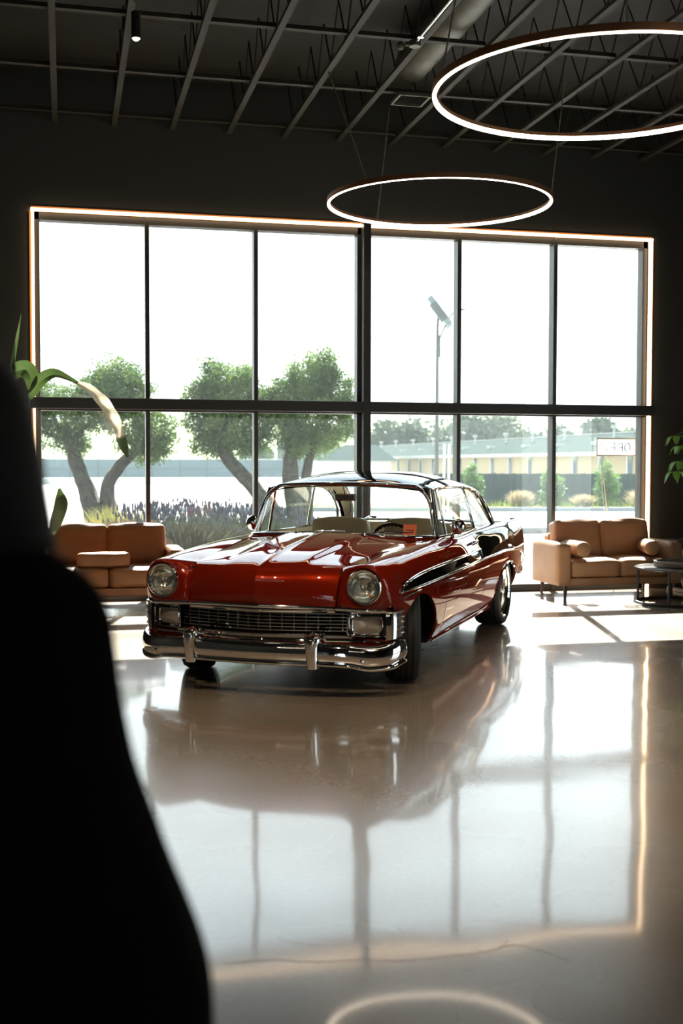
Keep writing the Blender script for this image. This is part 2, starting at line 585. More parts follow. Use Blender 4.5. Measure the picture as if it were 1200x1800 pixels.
# side window (right wall) and entrance (front wall)
w2 = empty('window_2', (RX1, (WY0 + WY1) / 2, 0), kind='structure')
q = MB(); oy = (WY0 + WY1) / 2
for y0, y1 in ((WY0, WY0 + .07), (WY1 - .07, WY1), (oy - .04, oy + .04)):
    q.bx(.08, .2, y0 - oy, y1 - oy, WZ0, WZ1)
q.bx(.08, .2, WY0 - oy, WY1 - oy, WZ0, WZ0 + .07); q.bx(.08, .2, WY0 - oy, WY1 - oy, WZ1 - .07, WZ1)
q.build('window_frame', M['frame'], w2, smooth=False)
for y0, y1 in ((WY0 + .07, oy - .04), (oy + .04, WY1 - .07)):
    q = MB(); q.bx(.13, .137, y0 - oy, y1 - oy, WZ0 + .07, WZ1 - .07); q.build('pane', M['glass'], w2, smooth=False)
d1 = empty('door_1', ((DX0 + DX1) / 2, RY0, 0), kind='structure')
q = MB(); dm = (DX0 + DX1) / 2
for x0, x1 in ((DX0, DX0 + .08), (DX1 - .08, DX1), (dm - .06, dm + .06)):
    q.bx(x0 - dm, x1 - dm, -.2, -.08, 0, DZ1)
q.bx(DX0 - dm, DX1 - dm, -.2, -.08, DZ1 - .08, DZ1); q.bx(DX0 - dm, DX1 - dm, -.2, -.08, 0, .1)
q.build('door_frame', M['frame'], d1, smooth=False)
for x0, x1 in ((DX0 + .08, dm - .06), (dm + .06, DX1 - .08)):
    q = MB(); q.bx(x0 - dm, x1 - dm, -.145, -.138, .1, DZ1 - .08); q.build('pane', M['glass'], d1, smooth=False)
for s in (-1, 1):
    q = MB(); q.cyl((s * .12, -.03, .8), (s * .12, -.03, 1.4), .014, 8)
    for z in (.85, 1.35): q.cyl((s * .12, -.03, z), (s * .12, -.09, z), .009, 6)
    q.build('door_handle', M['satin'], d1)

# ================================================================== lamps
# warm strip lights round the window, one thing per run
def led_strip(p0, p1, ins, label):
    p0, p1 = Vector(p0), Vector(p1)
    mid = (p0 + p1) / 2
    t = empty('strip_light', mid, label=label, cat='strip light', group='strip lights framing the window')
    a, c = p0 - mid, p1 - mid
    ins = Vector(ins)                       # direction from the opening's edge to its middle
    k = MB()
    d = (c - a).normalized()
    def slab(off0, off1, y0, y1):
        P = []
        for e in (a, c):
            for o in (off0, off1):
                for y in (y0, y1):
                    P.append(e + ins * o + Vector((0, y, 0)))
        k.add(P, [(0, 1, 3, 2), (4, 6, 7, 5), (0, 4, 5, 1), (2, 3, 7, 6), (0, 2, 6, 4), (1, 5, 7, 3)])
    slab(-.016, .006, -.010, .035); slab(.006, .034, .020, .035)  # proud outer lip coloured orange in place of the LED glow
    k.build('glow_channel', M['led_glow'], t, smooth=False)
    k = MB(); slab(.007, .031, -.032, .019)
    k.build('diffuser', M['led'], t, smooth=False)
    return t
YS = YW - 0.005
led_strip((XL, YS, ZT), (CM0 - .003, YS, ZT), (0, 0, -1), 'warm glowing strip light along the top edge of the left half of the big window')
led_strip((CM1 + .003, YS, ZT), (XR, YS, ZT), (0, 0, -1), 'warm glowing strip light along the top edge of the right half of the big window')
led_strip((XL, YS, ZTR + .004), (XL, YS, ZT - .036), (1, 0, 0), 'warm glowing strip light up the left side of the big window above the crossbar')
led_strip((XL, YS, 0.0), (XL, YS, ZTR - .122), (1, 0, 0), 'warm strip light left of the big window below the crossbar, behind the leafy plant')
led_strip((XR, YS, ZTR + .004), (XR, YS, ZT - .036), (-1, 0, 0), 'warm glowing strip light up the right side of the big window above the crossbar')
led_strip((XR, YS, 0.0), (XR, YS, ZTR - .122), (-1, 0, 0), 'warm strip light right of the big window below the crossbar, behind the sofa')

def ring_lamp(x, y, z, r, cables, label, group='ring pendant lamps'):
    t = empty('ring_pendant_lamp', (x, y, z), label=label, cat='pendant lamp', group=group)
    b = MB(); b.lathe([(r - .003, -.003), (r + .014, -.003), (r + .014, .040), (r - .012, .040), (r - .012, .016), (r - .003, .016)], n=120, close=True)
    b.build('ring_body', M['ringbody'], t)
    b = MB(); b.lathe([(r - .011, -.008), (r + .009, -.008), (r + .009, -.0035), (r - .0035, -.0035), (r - .0035, .0155), (r - .011, .0155)], n=120, close=True)
    b.build('light_diffuser', M['ringled'], t)
    for (tx, ty), a in cables:
        e = np.array((r * math.cos(a), r * math.sin(a), .04)); s = np.array((tx - x, ty - y, 5.08 - z))
        b = MB(); b.tube([e, s], .0055, 6)
        for k in range(1, 7):
            b.ball(e + (s - e) * k / 7, .010, 6, 4)
        b.build('cable', M['cable'], t)
    return t
ring_lamp(3.13, 6.52, 3.71, 1.0, [((2.79, 8.1), 2.64), ((4.1, 6.2), 0.0), ((2.6, 5.2), -1.9)], 'glowing ring pendant lamp, the higher and larger looking one nearest the viewer')
ring_lamp(3.30, 10.18, 3.84, 1.0, [((2.37, 10.6), 3.75), ((3.2, 11.5), 1.9), ((4.4, 9.9), -.3)], 'glowing ring pendant lamp hanging further back, just above the big window top')
ring_lamp(-1.9, 3.6, 3.80, 1.0, [((-1.9, 4.6), 1.57), ((-2.8, 3.0), 3.6), ((-1.0, 3.0), -.6)], 'glowing ring pendant lamp out on the left, seen mirrored in the red bonnet')
ring_lamp(2.2, 0.4, 3.75, 1.0, [((2.2, 1.4), 1.57), ((1.3, -.1), 3.6), ((3.1, -.1), -.6)], 'glowing ring pendant lamp behind the viewer, seen mirrored in the chrome bumper')

def spot(x, y, ztop, label, watts=120, aim=(0, 0, -1)):
    t = empty('pendant_spotlight', (x, y, ztop), label=label, cat='spotlight', group='pendant spotlights under the joists')
    b = MB(); b.tube(spline([(-.03, 0, 5.08 - ztop), (-.025, 0, .10), (0.012, 0, .06), (0, 0, 0.0)], 12), .006, 6)
    b.build('cord', M['cable'], t)
    b = MB(); b.lathe([(.001, 0), (.034, 0), (.036, -.004), (.036, -.20), (.031, -.20), (.031, -.10), (.001, -.10)], n=24)
    b.build('lamp_housing', M['steel'], t)
    b = MB(); b.lathe([(.001, -.215), (.018, -.212), (.028, -.20), (.028, -.17), (.012, -.12), (.001, -.115)], n=16)
    b.build('bulb', M['bulb'], t)
    l = bpy.data.lights.new('spot_beam', 'SPOT')
    l.energy = watts; l.color = (1.0, 0.78, 0.54); l.spot_size = R(75); l.spot_blend = .6; l.shadow_soft_size = .03
    lo = bpy.data.objects.new('spot_beam', l); COL.objects.link(lo)
    lo.parent = t; lo.location = (0, 0, -.24)
    lo.rotation_euler = Vector(aim).to_track_quat('-Z', 'Y').to_euler()
    return t
spot(0.55, 9.2, 4.94, 'small black cylinder spotlight with a glowing bulb, hanging at upper left', 60)
spot(1.2, 4.6, 4.94, 'black cylinder spotlight above the bonnet, out of frame overhead', 230, (0.02, .35, -1))
spot(-0.7, 4.9, 4.94, 'black cylinder spotlight out of frame to the front left of the red car', 230, (.25, .45, -1))
spot(3.6, 3.4, 4.94, 'black cylinder spotlight out of frame to the front right of the red car', 230, (-.25, .55, -1))
# ================================================================== services under the ceiling
b = MB()
n = 48
rows = []
for i in range(241):
    y = 11.0 - i * (11.0 + 3) / 240
    rr = .165 + (.006 if i % 4 == 0 else 0)
    rows.append([(3.30 + rr * math.cos(2 * PI * j / 28), y + .06 * j / 28, 5.37 + rr * math.sin(2 * PI * j / 28)) for j in range(28)])
b.grid(rows, closed_v=True)
b.f.append(tuple(range(28))); b.m.append(0)
tag(b.build('spiral_duct', M['duct'], None), 'round ribbed metal air duct running between the ceiling joists', 'duct')
t = empty('ceiling_vent', (3.32, 11.16, 5.07), label='square dark air vent with a thin frame under the joists beyond the duct', cat='vent')
b = MB()
for x0, x1, y0, y1 in ((-.16, .16, -.17, -.15), (-.16, .16, .15, .17), (-.16, -.14, -.15, .15), (.14, .16, -.15, .15)):
    b.bx(x0, x1, y0, y1, -.02, .01)
b.build('vent_frame', M['duct'], t, smooth=False)
b = MB()
for k in range(7):
    b.box((0, -.12 + .04 * k, .0), (.28, .03, .004), Matrix.Rotation(.6, 3, 'X'))
b.build('vent_slats', M['steel'], t, smooth=False)
b = MB(); b.tube([(2.91, 9.65, 5.06), (2.91, 2.0, 5.06)], .013, 10)
for y in (9.5, 7.6, 5.6): b.bx(2.885, 2.935, y - .02, y + .02, 5.05, 5.078)
tp = b.build('conduit_pipe', M['satin'], None)
tag(tp, 'thin bright metal conduit pipe fixed under a ceiling joist', 'pipe')
b = MB(); b.cyl((2.91, 9.66, 5.06), (2.84, 9.70, 5.06), .02, 10); b.ball((2.80, 9.72, 5.05), .035, 10, 8); b.cyl((2.91, 9.66, 5.03), (2.91, 9.66, 5.078), .05, 12)
b.build('pipe_end_box', M['duct'], tp)

# ================================================================== sofas
def cushion(sx, sy, sz, puff=.03, n=12, seed=0, wr=.006):
    """soft block with crowned faces, centred"""
    rnd = random.Random(seed)
    bm = bmesh.new()
    bmesh.ops.create_cube(bm, size=1.0)
    bmesh.ops.subdivide_edges(bm, edges=bm.edges, cuts=n, use_grid_fill=True)
    rr = min(sx, sy, sz) * .22
    ph = [rnd.uniform(0, 6) for _ in range(6)]
    for v in bm.verts:
        x, y, z = v.co.x * 2, v.co.y * 2, v.co.z * 2
        # rounded box
        q = Vector((x * sx / 2, y * sy / 2, z * sz / 2))
        inn = Vector((max(-sx / 2 + rr, min(sx / 2 - rr, q.x)), max(-sy / 2 + rr, min(sy / 2 - rr, q.y)), max(-sz / 2 + rr, min(sz / 2 - rr, q.z))))
        d = q - inn
        if d.length > 1e-6:
            q = inn + d.normalized() * min(d.length, rr) if d.length > rr else q
        f = lambda t: 1 - t ** 2
        w = wr * (math.sin(9 * q.x + ph[0]) * math.sin(7 * q.z + ph[1]) + .6 * math.sin(17 * q.x + 5 * q.z + ph[2]) + .5 * math.sin(13 * q.y + 8 * q.x + ph[3]))
        q.x += math.copysign(puff * .5 * f(y) * f(z), x) if abs(x) > .98 else 0
        q.y += (math.copysign(puff * f(x) * f(z), y) + w) if abs(y) > .98 else 0
        q.z += (math.copysign(puff * f(x) * f(y), z) + w) if abs(z) > .98 else 0
        v.co = q
    vs = [tuple(v.co) for v in bm.verts]
    fs = [tuple(v.index for v in f.verts) for f in bm.faces]
    bm.free()
    return vs, fs

def put(mb, cf, loc, rx=0.0, rz=0.0):
    mtx = Matrix.Rotation(rz, 3, 'Z') @ Matrix.Rotation(rx, 3, 'X')
    mb.add([tuple(mtx @ Vector(v) + Vector(loc)) for v in cf[0]], cf[1])

def sofa(x, y, W, m, label, ah=.62, leg_h=.15, seed=1, lean=0.0):
    """front at local -Y"""
    t = empty('sofa', (x, y, 0), label=label, cat='sofa', group='tan two-seat sofas by the window')
    D = .78
    b = MB(); b.bx(-W / 2 + .012, W / 2 - .012, -D / 2 + .02, D / 2 - .012, leg_h, leg_h + .085); b.build('base_rail', m, t, smooth=False, bevel=.012)
    b = MB(); put(b, cushion(W - .30, .15, .50, .005, 8, seed, .001), (0, D / 2 - .085, leg_h + .30)); b.build('back_frame', m, t, angle=None)
    for s in (-1, 1):
        b = MB(); put(b, cushion(.165, D - .01, ah - leg_h, .006, 8, seed + s, .002), (s * (W / 2 - .0825), .0, (ah + leg_h) / 2)); b.build('arm', m, t, angle=None)
    cw = (W - .34) / 2
    for s in (-1, 1):
        b = MB(); put(b, cushion(cw, .60, .20, .018, 10, seed + 5 + s, .003), (s * cw / 2, -.085, leg_h + .085 + .10)); b.build('seat_cushion', m, t, angle=None)
        b = MB(); put(b, cushion(cw, .19, .43, .030, 12, seed + 9 + s, .004), (s * cw / 2, .185, leg_h + .285 + .195), rx=-.20, rz=lean if s < 0 else 0.0); b.build('back_cushion', m, t, angle=None)
    for sx in (-1, 1):
        for sy in (-1, 1):
            b = MB(); b.tube([(sx * (W / 2 - .12), sy * (D / 2 - .07), leg_h), (sx * (W / 2 - .11), sy * (D / 2 - .06), 0.0)], [.026, .015], 12)
            b.build('leg', M['darkwood'], t)
    return t
sofa(6.03, 12.34, 1.52, M['lit_leather'], 'pale tan two-seat sofa in sunlight on the right, behind the round coffee table', lean=.14)
sofa(0.42, 12.34, 1.54, M['leather'], 'tan leather two-seat sofa, its colour darkened for shadow, on the left, behind the front of the red car', seed=31)
def bolster(x, y, z, L, r, m, label, rz=0.0, box=False):
    b = MB()
    if box:
        put(b, cushion(L, .15, .15, .008, 10, 77, .003), (0, 0, 0))
    else:
        prof = [(.001, -L / 2), (r * .8, -L / 2), (r * .96, -L / 2 + .012), (r, -L / 2 + .03), (r, 0), (r, L / 2 - .03), (r * .96, L / 2 - .012), (r * .8, L / 2), (.001, L / 2)]
        b.lathe(prof, ax='y', n=28)
    o = b.build('bolster_cushion', m, None, angle=None if box else 50, loc=(x, y, z), rz=rz)
    tag(o, label, 'cushion', 'bolster cushions on the sofas')
bolster(5.56, 12.16, .555, .46, .085, M['lit_leather'], 'pale tan cylinder bolster cushion against the left arm of the right sofa', .05)
bolster(6.48, 12.20, .555, .46, .085, M['lit_leather'], 'pale tan cylinder bolster cushion against the right arm of the right sofa', -.25)
bolster(0.37, 12.10, .515, .52, .08, M['leather'], 'long shadow-darkened leather bolster cushion leaning on the back cushions of the left sofa', box=True)

# ================================================================== coffee table, tray, console, plants indoors
M['tabletop'] = mat('dark_table_top', (0.055, 0.050, 0.045), .28)
t = empty('coffee_table', (6.42, 11.42, 0), label='round black metal coffee table in front of the right sofa', cat='table')
b = MB(); b.lathe([(.001, .395), (.44, .395), (.452, .388), (.452, .372), (.44, .366), (.001, .366)], n=64); b.build('table_top', M['tabletop'], t, angle=30)
b = MB(); b.tube([(.43 * math.cos(a), .43 * math.sin(a), .013) for a in np.linspace(.5, 2 * PI - 1.2, 60)], .013, 8); b.build('base_ring', M['steel'], t)
for a in (2.45, 4.0, 5.05, .7):
    b = MB(); b.cyl((.42 * math.cos(a), .42 * math.sin(a), .01), (.42 * math.cos(a), .42 * math.sin(a), .37), .0135, 10); b.build('leg', M['steel'], t)
b = MB(); b.lathe([(.001, .0), (.30, .0), (.312, .006), (.315, .062), (.308, .066), (.300, .062), (.296, .014), (.001, .012)], n=56)
tag(b.build('serving_tray', M.setdefault('traywood', mat('weathered_tray', (.16, .13, .10), .4)), None, angle=30, loc=(6.48, 11.40, .3955)), 'round dark serving tray with a raised rim on the coffee table', 'tray')

M['palewood'] = mat('pale_grey_wood', (.42, .36, .28), .55)
t = empty('console_table', (7.55, 12.42, 0), label='dark topped console table on pale trestle legs at the right edge', cat='table')
b = MB(); b.bx(-.72, .72, -.24, .24, .57, .615); b.build('table_top', M['tabletop'], t, smooth=False, bevel=.005)
for s in (-1, 1):
    b = MB()
    for y0, y1 in ((-.19, .19), (.19, -.19)):
        b.box((s * .55, 0, .30), (.05, .05, .66), Matrix.Rotation(math.atan2(y1 - y0, .54), 3, 'X'))
    b.box((s * .55, 0, .02), (.07, .44, .04))
    b.build('trestle_leg', M['palewood'], t, smooth=False, bevel=.004)
b = MB(); b.box((0, 0, .30), (1.08, .03, .05)); b.build('stretcher', M['palewood'], t, smooth=False)
b = MB(); b.bx(-.85, .85, .0, .3, 0.0, .05)

def leaf_blade(mb, pts, widths, upv, fold=.25, n=18, m=7, wave=.0, mi=None):
    """leaf along a centreline; upv is the rough face normal"""
    P = spline(pts, n)
    W = pchip(np.linspace(0, 1, len(widths)), widths, np.linspace(0, 1, n))
    rows = []
    upv = np.asarray(upv, float)
    for i in range(n):
        tdir = nrm(P[min(i + 1, n - 1)] - P[max(i - 1, 0)])
        side = nrm(np.cross(tdir, upv))
        nor = np.cross(side, tdir)
        row = []
        for j in range(m):
            s = (j / (m - 1)) * 2 - 1
            row.append(P[i] + side * (s * W[i]) + nor * (abs(s) * W[i] * fold + wave * W[i] * math.sin(i * 1.3 + s * 2)))
        rows.append(row)
    mb.grid(rows, mi=mi)

M['bop'] = leaf_mat('paradise_leaf', (.042, .070, .018), (.070, .105, .030), .35, 2.5, .3)
M['bopdry'] = leaf_mat('dry_leaf', (.55, .45, .22), (.68, .66, .55), .4, 9, .35)
M['stem'] = mat('green_stem', (.10, .16, .04), .5)
M['pot'] = mat('pale_planter', (.42, .40, .36), .6)
M['soil'] = mat('potting_soil', (.03, .02, .014), .95)
px, py = -0.50, 11.95
t = empty('bird_of_paradise_plant', (px, py, 0), label='tall broad-leaved plant by the left edge of the window with a long drooping leaf', cat='plant')
def L(x, y, z): return (x - px, y - py, z)
b = MB(); b.lathe([(.001, 0), (.13, 0), (.16, .30), (.165, .36), (.15, .36), (.145, .31), (.001, .31)], n=28); b.build('planter_pot', M['pot'], t)
b = MB(); b.lathe([(.001, .315), (.146, .315)], n=20); b.build('soil', M['soil'], t)
b = MB(); leaf_blade(b, [L(-.34, 11.98, 2.13), L(-.20, 11.97, 2.33), L(-.10, 11.95, 2.37), L(.02, 11.93, 2.335), L(.12, 11.91, 2.285)], [.022, .058, .072, .045, .020], (0.25, -.75, .6), .35)
b.build('leaf', M['bop'], t)
b = MB(); leaf_blade(b, [L(.10, 11.915, 2.295), L(.20, 11.90, 2.25), L(.32, 11.88, 2.14), L(.43, 11.85, 1.98), L(.50, 11.83, 1.83), L(.535, 11.82, 1.74)], [.022, .055, .075, .085, .072, .055], (.55, -.75, .35), .30, wave=.10)
o = b.build('leaf', M['bopdry'], t); o['label'] = 'pale dried half of the drooping leaf'
b = MB(); leaf_blade(b, [L(.525, 11.822, 1.76), L(.555, 11.81, 1.66), L(.60, 11.80, 1.555)], [.062, .055, .012], (.5, -.8, .3), .3)
b.build('leaf_tip', M['bop'], t)
b = MB(); leaf_blade(b, [L(-.52, 12.03, 2.30), L(-.46, 12.05, 2.40), L(-.38, 12.04, 2.42), L(-.33, 12.02, 2.34), L(-.34, 12.0, 2.22)], [.02, .075, .09, .07, .02], (.1, -.9, .3), .4); b.build('leaf', M['bop'], t)
b = MB(); leaf_blade(b, [L(-.51, 12.02, 2.42), L(-.47, 12.04, 2.65), L(-.415, 12.06, 2.97)], [.022, .016, .002], (0, -1, 0), .6); b.build('leaf', M['bop'], t)
b = MB(); leaf_blade(b, [L(-.14, 11.78, .80), L(-.09, 11.76, .95), L(-.05, 11.75, 1.10), L(-.06, 11.78, 1.25)], [.03, .065, .07, .012], (.35, -.9, 0), .25); b.build('leaf', M['bop'], t)
b = MB(); leaf_blade(b, [L(-.62, 11.9, 1.2), L(-.75, 11.85, 1.6), L(-.95, 11.8, 1.8), L(-1.15, 11.75, 1.7)], [.03, .12, .13, .01], (0, -.8, .6), .25); b.build('leaf', M['bop'], t)
for tip in (L(-.34, 11.98, 2.14), L(-.52, 12.03, 2.31), L(-.51, 12.02, 2.44), L(-.14, 11.78, .81), L(-.62, 11.9, 1.21)):
    b = MB(); b.tube(spline([(0.02, 0, .31), (tip[0] * .35, tip[1] * .4, .31 + (tip[2] - .31) * .55), tip], 12), [.016 - .008 * i / 11 for i in range(12)], 7)
    b.build('stem', M['stem'], t)

t = empty('money_tree', (7.20, 12.40, .6155), label='pale pot with a green leafy plant on the console at the right edge', cat='plant')
b = MB(); b.lathe([(.001, 0), (.085, 0), (.125, .10), (.14, .22), (.135, .30), (.125, .30), (.125, .25), (.001, .25)], n=28); b.build('planter_pot', M['pot'], t)
b = MB(); b.lathe([(.001, .252), (.126, .252)], n=20); b.build('soil', M['soil'], t)
b = MB(); b.tube(spline([(0, 0, .25), (.02, .0, .6), (-.02, 0, .9), (.0, 0, 1.15)], 14), [.022 - .012 * i / 13 for i in range(14)], 8); b.build('trunk', M['darkwood'], t)
M['mtleaf'] = leaf_mat('money_tree_leaf', (.06, .16, .03), (.12, .26, .05), .4, 4, .3)
rnd = random.Random(4)
for (hx, hy, hz, yaw) in ((-.26, -.10, 1.10, 0.4), (-.30, -.16, .92, 1.2), (-.33, -.12, .80, .1), (-.10, -.25, 1.25, 2.0), (.1, -.2, 1.2, .6), (.25, 0, 1.05, 1.4), (.1, .2, 1.3, .2), (-.2, .12, 1.22, 2.2)):
    b = MB()
    b.tube(spline([(0, 0, .85), (hx * .5, hy * .5, hz + .06), (hx, hy, hz)], 8), .005, 5)
    b.build('leaf_stalk', M['stem'], t)
    b = MB()
    for k in range(6):
        a = yaw + k * 2 * PI / 6
        dx, dy = math.cos(a), math.sin(a)
        ln = rnd.uniform(.13, .19)
        leaf_blade(b, [(hx, hy, hz), (hx + dx * ln * .5, hy + dy * ln * .5, hz - .02), (hx + dx * ln * .85, hy + dy * ln * .85, hz - ln * .75)], [.006, .034, .003], (0, 0, 1), .2, 8, 5)
    b.build('leaf_cluster', M['mtleaf'], t)

# ================================================================== lettered sign hung inside the glass, seen from behind
t = empty('open_sign', (6.42, 12.90, 1.60), label='clear framed OPEN sign hanging in the right window pane, seen from behind', cat='sign')
M['acryl'] = glass_mat('frosted_acrylic', (.95, .97, .96), veil=.10, veil_col=(.95, .95, .92))
M['white'] = mat('white_plastic', (.8, .8, .76), .5)
b = MB(); b.bx(-.25, .25, -.003, .003, 0, .205); b.build('sign_panel', M['acryl'], t, smooth=False)
b = MB()
for x0, x1, z0, z1 in ((-.255, .255, -.006, .008), (-.255, .255, .197, .211), (-.255, -.243, 0, .205), (.243, .255, 0, .205)):
    b.bx(x0, x1, -.008, .008, z0, z1)
b.build('sign_frame', M['white'], t, smooth=False)
b = MB()
for i, ch in enumerate('OPEN'):
    x = .15 - i * .10                       # reads O P E N from outside, mirrored from in here
    z0, z1, w, s = .05, .16, .035, .013
    if ch == 'O':
        b.tube([(x + w * math.cos(a), 0.012, .105 + .055 * math.sin(a)) for a in np.linspace(0, 2 * PI, 25)[:-1]], .007, 6, closed=True)
    elif ch == 'P':
        b.tube([(x + w, .012, z0), (x + w, .012, z1), (x - w * .6, .012, z1 - .004), (x - w, .012, z1 - .028), (x - w * .6, .012, z1 - .052), (x + w, .012, z1 - .056)], .007, 6)
    elif ch == 'E':
        b.tube([(x - w, .012, z1), (x + w, .012, z1), (x + w, .012, z0), (x - w, .012, z0)], .007, 6)
        b.tube([(x + w, .012, .105), (x - w * .6, .012, .105)], .007, 6)
    else:
        b.tube([(x + w, .012, z0), (x + w, .012, z1), (x - w, .012, z0), (x - w, .012, z1)], .007, 6)
b.build('letters', M.setdefault('signletters', mat('grey_sign_letters', (.16, .17, .16), .5)), t)
b = MB(); b.tube(spline([(-.19, 0, 0), (-.175, .0, -.15), (-.15, .0, -.35), (-.125, .0, -.55), (-.09, .0, -.78), (-.09, -.01, -1.2), (-.05, -.02, -1.51)], 30), .006, 6); b.build('power_cord', M['white'], t)
for s in (-1, 1):
    b = MB(); b.tube([(s * .235, 0, .205), (s * .235, 0, .475)], .0015, 4); b.build('hanging_wire', M['cable'], t)
# ================================================================== the red and black hardtop
# local axes: +y forward, +x the car's right hand (left in the photo), origin on the floor under the front axle
CAR_LOC, CAR_SC = Vector((1.610, 8.1535, -.045)), 1.03
car = empty('hardtop_car', CAR_LOC, math.atan2(.52889, -.84869), 'red and black vintage two-door hardtop car with chrome bumper parked on the polished floor', 'car')
car.scale = (CAR_SC,) * 3

SEC_Y = [-4.08, -3.5, -2.92, -2.3, -1.85, -1.2, -.53, 0.0, .30, .55, .70]
SEC = [
 [(.79, .40), (.825, .47), (.85, .54), (.86, .62), (.860, .72), (.845, .82), (.825, .91), (.79, .955), (.68, .92)],
 [(.83, .34), (.865, .42), (.888, .51), (.895, .60), (.890, .72), (.866, .82), (.832, .91), (.79, .955), (.70, .94)],
 [(.85, .30), (.882, .38), (.905, .49), (.914, .60), (.912, .72), (.904, .82), (.872, .905), (.81, .950), (.72, .95)],
 [(.845, .27), (.885, .35), (.912, .48), (.920, .60), (.912, .72), (.888, .82), (.850, .905), (.80, .940), (.75, .945)],
 [(.845, .263), (.885, .34), (.915, .48), (.922, .60), (.908, .72), (.864, .83), (.828, .905), (.788, .935), (.745, .940)],
 [(.845, .263), (.888, .34), (.918, .48), (.925, .60), (.912, .72), (.89, .83), (.845, .91), (.79, .94), (.735, .945)],
 [(.845, .263), (.885, .34), (.915, .48), (.922, .60), (.910, .72), (.885, .83), (.835, .905), (.765, .932), (.62, .937)],
 [(.84, .30), (.88, .40), (.905, .52), (.912, .63), (.90, .73), (.875, .82), (.82, .89), (.72, .912), (.565, .897)],
 [(.82, .34), (.86, .44), (.888, .55), (.895, .65), (.885, .74), (.86, .82), (.80, .877), (.70, .895), (.535, .870)],
 [(.80, .38), (.83, .46), (.852, .56), (.862, .65), (.858, .73), (.838, .80), (.785, .858), (.69, .880), (.515, .845)],
 [(.78, .40), (.80, .47), (.815, .56), (.822, .64), (.82, .72), (.805, .79), (.76, .85), (.69, .872), (.515, .845)],
]
SEC = np.array(SEC)
TT = np.linspace(0, 1, 9)
_cache = {}
def sect(y):
    k = round(float(y), 5)
    if k not in _cache:
        P = np.stack([[float(pchip(SEC_Y, SEC[:, i, c], k)) for c in (0, 1)] for i in range(9)])
        _cache[k] = P
    return _cache[k]
def S(y, t):
    P = sect(y)
    return np.array([float(cubic(TT, P[:, 0], t)), y, float(cubic(TT, P[:, 1], t))])
def t_at(y, z):
    P = sect(y)
    ts = np.linspace(0, .86, 87)
    zs = cubic(TT, P[:, 1], ts)
    return float(np.interp(z, np.maximum.accumulate(zs), ts))
def on_side(y, z, off=0.0):
    t = t_at(y, z)
    p = S(y, t); q = S(y, min(1, t + .01)); r_ = S(y - .01, t)
    n = nrm(np.cross(q - p, r_ - p))
    if n[0] < 0: n = -n
    return p + n * off
def arch(y, yc, a, z0, h, ex=2.0):
    u = abs(y - yc) / a
    return z0 + h * max(0.0, 1 - u ** ex) ** (1 / ex) if u < 1 else -1
def bottom(y):
    if y > -.53: base = float(np.interp(y, [-.53, -.37, .46, .47, .8], [.263, .263, .263, .40, .40]))
    elif y > -2.4: base = .263
    else: base = float(np.interp(y, [-4.08, -3.54, -3.53, -2.42, -2.41], [.41, .36, .30, .30, .265]))
    return max(base, arch(y, .05, .42, .263, .375), arch(y, -2.97, .56, .30, .31))
def z_low(y): return float(pchip([-4.08, -4.02, -3.85, -3.62, -3.2, -2.6, -1.85, -.53, .5], [.50, .56, .625, .672, .710, .726, .720, .705, .692], y))
def z_up(y): return float(pchip([-1.9, -.53, 0, .3, .45, .50], [.802, .790, .778, .757, .724, .697], y))
FT = [0, .25, .375, .5, .625, .75, .875, .94, 1]
FYF = [.50, .56, .60, .625, .655, .685, .70, .65, .56]
def y_front(t): return float(pchip(FT, FYF, t))

def rows_t(y, z0, cuts, ns):
    t0 = t_at(y, z0)
    tc = [t0] + [max(t0, t_at(y, c)) if c is not None else 1.0 for c in cuts] + [1.0]
    out = []
    for i in range(len(tc) - 1):
        out += list(np.linspace(tc[i], tc[i + 1], ns[i] + 1)[:-1])
    return out + [1.0]

def mir(p, s): return (s * p[0], p[1], p[2])

def ycols(y0, y1, arch_c=None, arch_a=0, base=.05):
    ys = list(np.linspace(y0, y1, max(2, int(abs(y1 - y0) / base))))
    if arch_c is not None:
        lo, hi = arch_c - arch_a, arch_c + arch_a
        ys = [y for y in ys if not (lo - .01 < y < hi + .01)]
        ys += [arch_c + arch_a * math.sin(th) for th in np.linspace(-PI / 2, PI / 2, 31)]
        ys += [lo - .002, hi + .002]
    return sorted([y for y in ys if min(y0, y1) - 1e-6 <= y <= max(y0, y1) + 1e-6], reverse=True)

